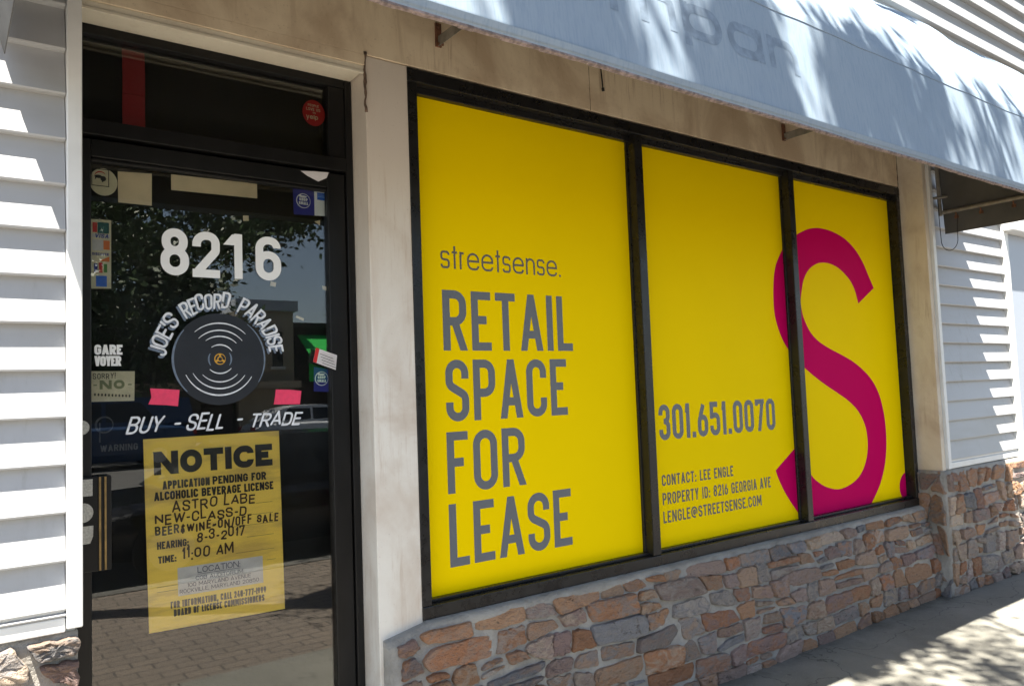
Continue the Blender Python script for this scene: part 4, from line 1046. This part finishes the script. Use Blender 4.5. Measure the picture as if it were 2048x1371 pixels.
# sprays over the awning: each casts one streak on the valance or on the slope behind it
BANDS = [(1.38, .08, 5), (1.50, .08, 6), (1.62, .07, 5), (2.28, .05, 4), (2.50, .09, 6), (3.08, .09, 6), (3.28, .06, 4)]
STREAK = [_r.gauss(c, w*.6) for c, w, n in BANDS for k in range(n)]+[_r.uniform(3.4, 5.6) for k in range(15)]+[_r.uniform(1.8, 3.4) for k in range(5)]
for tx in STREAK:
    y_ = _r.uniform(-2.3, -1.75); t_ = (-1.05-y_)/.227; LOW.append((tx-.29*t_, y_, 1.25+_r.uniform(-.3, .45)+t_, _r.uniform(.032, .06)))
for tx in [_r.uniform(2.4, 5.5) for k in range(26)]:
    y_ = _r.uniform(-1.75, -1.35); t_ = (-.6-y_)/.227; LOW.append((tx-.29*t_, y_, 2.05+_r.uniform(-.2, .3)+t_, _r.uniform(.03, .06)))
# sprays that dapple the pavement beside the shop
for k in range(62):
    tx, ty = _r.uniform(2.6, 8.2), _r.uniform(-1.75, -.62); t_ = _r.uniform(6.0, 7.6)
    if ty-.227*t_ > -1.95: continue
    LOW.append((tx-.29*t_, ty-.227*t_, GZ+t_, _r.uniform(.05, .12)))
tree('street_tree', (.25, -3.75, GZ), (2.2, -3.7, 4.9), (2.05, 1.05, 1.7), 28000, .09, 'leafy street tree rising from the brick strip opposite the door', M['leaf'], 3, clumps=26, low=LOW, csize=.9)
tree('street_tree', (9.6, -3.4, GZ), (8.9, -3.3, 4.6), (2.0, 1.7, 1.9), 14000, .13, 'leafy street tree further along the pavement beyond the side door', M['leaf'], 8)
tree('street_tree', (4.6, -26.6, GZ), (4.4, -25.0, 3.2), (3.4, 2.6, 3.0), 12000, .30, 'tree across the road left of the tan building', M['leaf2'], 5, .2)
tree('street_tree', (16.2, -26.6, GZ), (15.6, -25.6, 3.6), (2.0, 2.0, 2.2), 7000, .30, 'tree across the road right of the tan building', M['leaf2'], 7, .2)

def facade(name, x0, x1, y, h, depth, wall, label, wins, cornice=None, cmat='bluegrey'):
    root = empty(name, ((x0+x1)/2, y, GZ), label, 'building', 'buildings across the road')
    mb = MB(); mb.box(x0, x1, y-depth, y, GZ-.2, h); mb.build('wall', wall, root)
    if cornice:
        mb = MB(); mb.box(x0-.15, x1+.15, y-depth, y+.22, h+.002, h+cornice); mb.build('cornice', M[cmat], root)
    for (xa, xb, za, zb) in wins:
        mb = MB(); mb.box(xa, xb, y+.003, y+.05, za, zb); w = mb.build('window', M['car_glass'], root)
        mb = MB(); mb.box(xa-.08, xb+.08, y+.003, y+.12, za-.13, za-.003); mb.build('sill', M['roofwhite'], w)
    return root
facade('corner_building', 10.1, 12.5, -30, 3.9, 9, M['stucco'], 'tan stucco corner building with a pale blue grey cornice across the road', [(11.55, 12.0, 1.5, 3.0), (10.5, 10.9, 1.5, 3.0)], .45)
facade('low_building', 1.5, 9.9, -30.2, 2.9, 9, M['darkbrick'], 'long low dark brick building with a white parapet across the road', [(3, 5.2, -.9, 1.0), (6.2, 8.6, -.9, 1.0)], .35, 'roofwhite')
facade('low_building', 12.72, 26, -30.4, 3.2, 9, M['darkbrick'], 'dark shopfront building with green awning across the road', [(17, 19, -.8, 1.0)], .25, 'darkbrick')
mb = MB(); mb.quad((12.8, -29.0, 2.0), (16, -29.0, 2.0), (16, -30.3, 2.9), (12.8, -30.3, 2.9)); mb.quad((12.8, -29.0, .8), (16, -29.0, .8), (16, -29.0, 2.0), (12.8, -29.0, 2.0))
ga = mb.build('green_awning', M['greenfab'], solid=.02); tag(ga, 'bright green awning on the dark shopfront across the road', 'awning')
mb = MB(); mb.box(2.0, 12.4, -29.9, -28.9, .55, .85); tag(mb.build('entrance_canopy', M['stucco']), 'flat pale entrance canopy along the low brick building across the road', 'canopy')

def car(name, cx, cy, L, Wd, Hh, mat, label, flip=1, van=False):
    gz = GZ-.13; root = empty(name, (cx, cy, gz), label, 'car', 'cars in the street')
    def X(u): return cx+flip*(u-.5)*L
    # lower body: lofted sections
    low = [(0, .34, .62, .80), (.03, .26, .80, .92), (.12, .22, .90, 1), (.30, .20, .96, 1), (.55, .20, 1.0, 1), (.80, .20, 1.0, 1), (.93, .24, .96, .97), (.985, .32, .86, .86), (1, .42, .74, .78)]
    mb = MB(); sec = []
    for u, zb, zt, w in low:
        hw = Wd/2*w; b_ = Hh*.62
        sec.append([(X(u), cy+s*hw*k, gz+zb+(zt*b_*1.02-zb)*q) for s, k, q in ((-1, .80, 1), (-1, .97, .86), (-1, 1, .55), (-1, .97, .2), (-1, .85, 0), (1, .85, 0), (1, .97, .2), (1, 1, .55), (1, .97, .86), (1, .80, 1))])
    for a, b_ in zip(sec[:-1], sec[1:]):
        n = len(a)
        for k in range(n): mb.quad(a[k], a[(k+1) % n], b_[(k+1) % n], b_[k])
    mb.quad(*sec[0]); mb.quad(*reversed(sec[-1]))
    mb.build('body', mat, root, smooth=False, weld=True, bevel=.02)
    gh = [(.20, .60), (.36, .965), (.46, 1.0), (.66, .985), (.80, .90), (.93, .64)] if not van else [(.12, .60), (.24, .97), (.4, 1.0), (.8, 1.0), (.97, .98), (.99, .62)]
    def ghsec(k, w0, dz, out):
        return [[(X(u), cy+s*(Wd/2*(.86-.16*(z-.6)/.4)*w0+out), gz+Hh*z+dz) for s in (-1, 1)] for u, z in gh]
    mb = MB(); q = ghsec(0, 1, 0, 0)
    for a, b_ in zip(q[:-1], q[1:]): mb.quad(a[0], b_[0], b_[1], a[1])
    for s in (0, 1): mb.quad(*[p[s] for p in (q if s == 0 else q[::-1])])
    mb.build('cabin', mat, root, bevel=.03)
    mb = MB()
    a, b_ = q[0], q[1]; e = .012
    def lerp(p, r, u): return tuple(x*(1-u)+y*u for x, y in zip(p, r))
    mb.quad(*[(lerp(lerp(a[0], a[1], s), lerp(b_[0], b_[1], s), u)[0]-flip*e*1.2, lerp(lerp(a[0], a[1], s), lerp(b_[0], b_[1], s), u)[1], lerp(lerp(a[0], a[1], s), lerp(b_[0], b_[1], s), u)[2]+e) for s, u in ((.06, .08), (.94, .08), (.92, .94), (.08, .94))])
    mb.build('windscreen', M['car_glass'], root)
    for s in (-1, 1):
        for (ua, ub, uc, ud) in (((.27, .37, .53, .53)), ((.55, .55, .72, .80))):
            mb = MB()
            def pt(u, z): return (X(u), cy+s*(Wd/2*(.86-.16*(z-.6)/.4)+.006), gz+Hh*z)
            mb.quad(pt(ua, .66), pt(ub, .92), pt(uc, .93), pt(ud, .66)); mb.build('side_window', M['car_glass'], root)
    for u in (.19, .80):
        for s in (-1, 1):
            mb = MB(); y0 = cy+s*(Wd/2-.16); y1 = cy+s*(Wd/2+.005)
            mb.tube([(X(u), y0, gz+.32), (X(u), y1, gz+.32)], .32, 28); w = mb.build('wheel', M['tyre'], root)
            mb = MB(); mb.tube([(X(u), y1+s*.004, gz+.32), (X(u), y1+s*.012, gz+.32)], .20, 20); mb.build('rim', M['rim'], w)
    for s in (-1, 1):
        mb = MB(); mb.box(min(X(1), X(.985))-.01, max(X(1), X(.985))+.01, cy+s*Wd*.36-.12, cy+s*Wd*.36+.12, gz+Hh*.44, gz+Hh*.54); mb.build('taillight', M['tail'], root)
    return root
car('parked_car', 3.1, -5.45, 4.5, 1.8, 1.28, M['carblack'], 'black car parked at the near kerb, mirrored in the door glass', 1)
car('parked_car', 10.6, -23.6, 4.5, 1.8, 1.46, M['silver'], 'silver car across the road, mirrored right in the door glass', -1)
car('parked_car', 3.2, -20.0, 4.9, 1.9, 1.85, M['carblue'], 'dark blue van across the road, mirrored left in the door glass', 1, True)
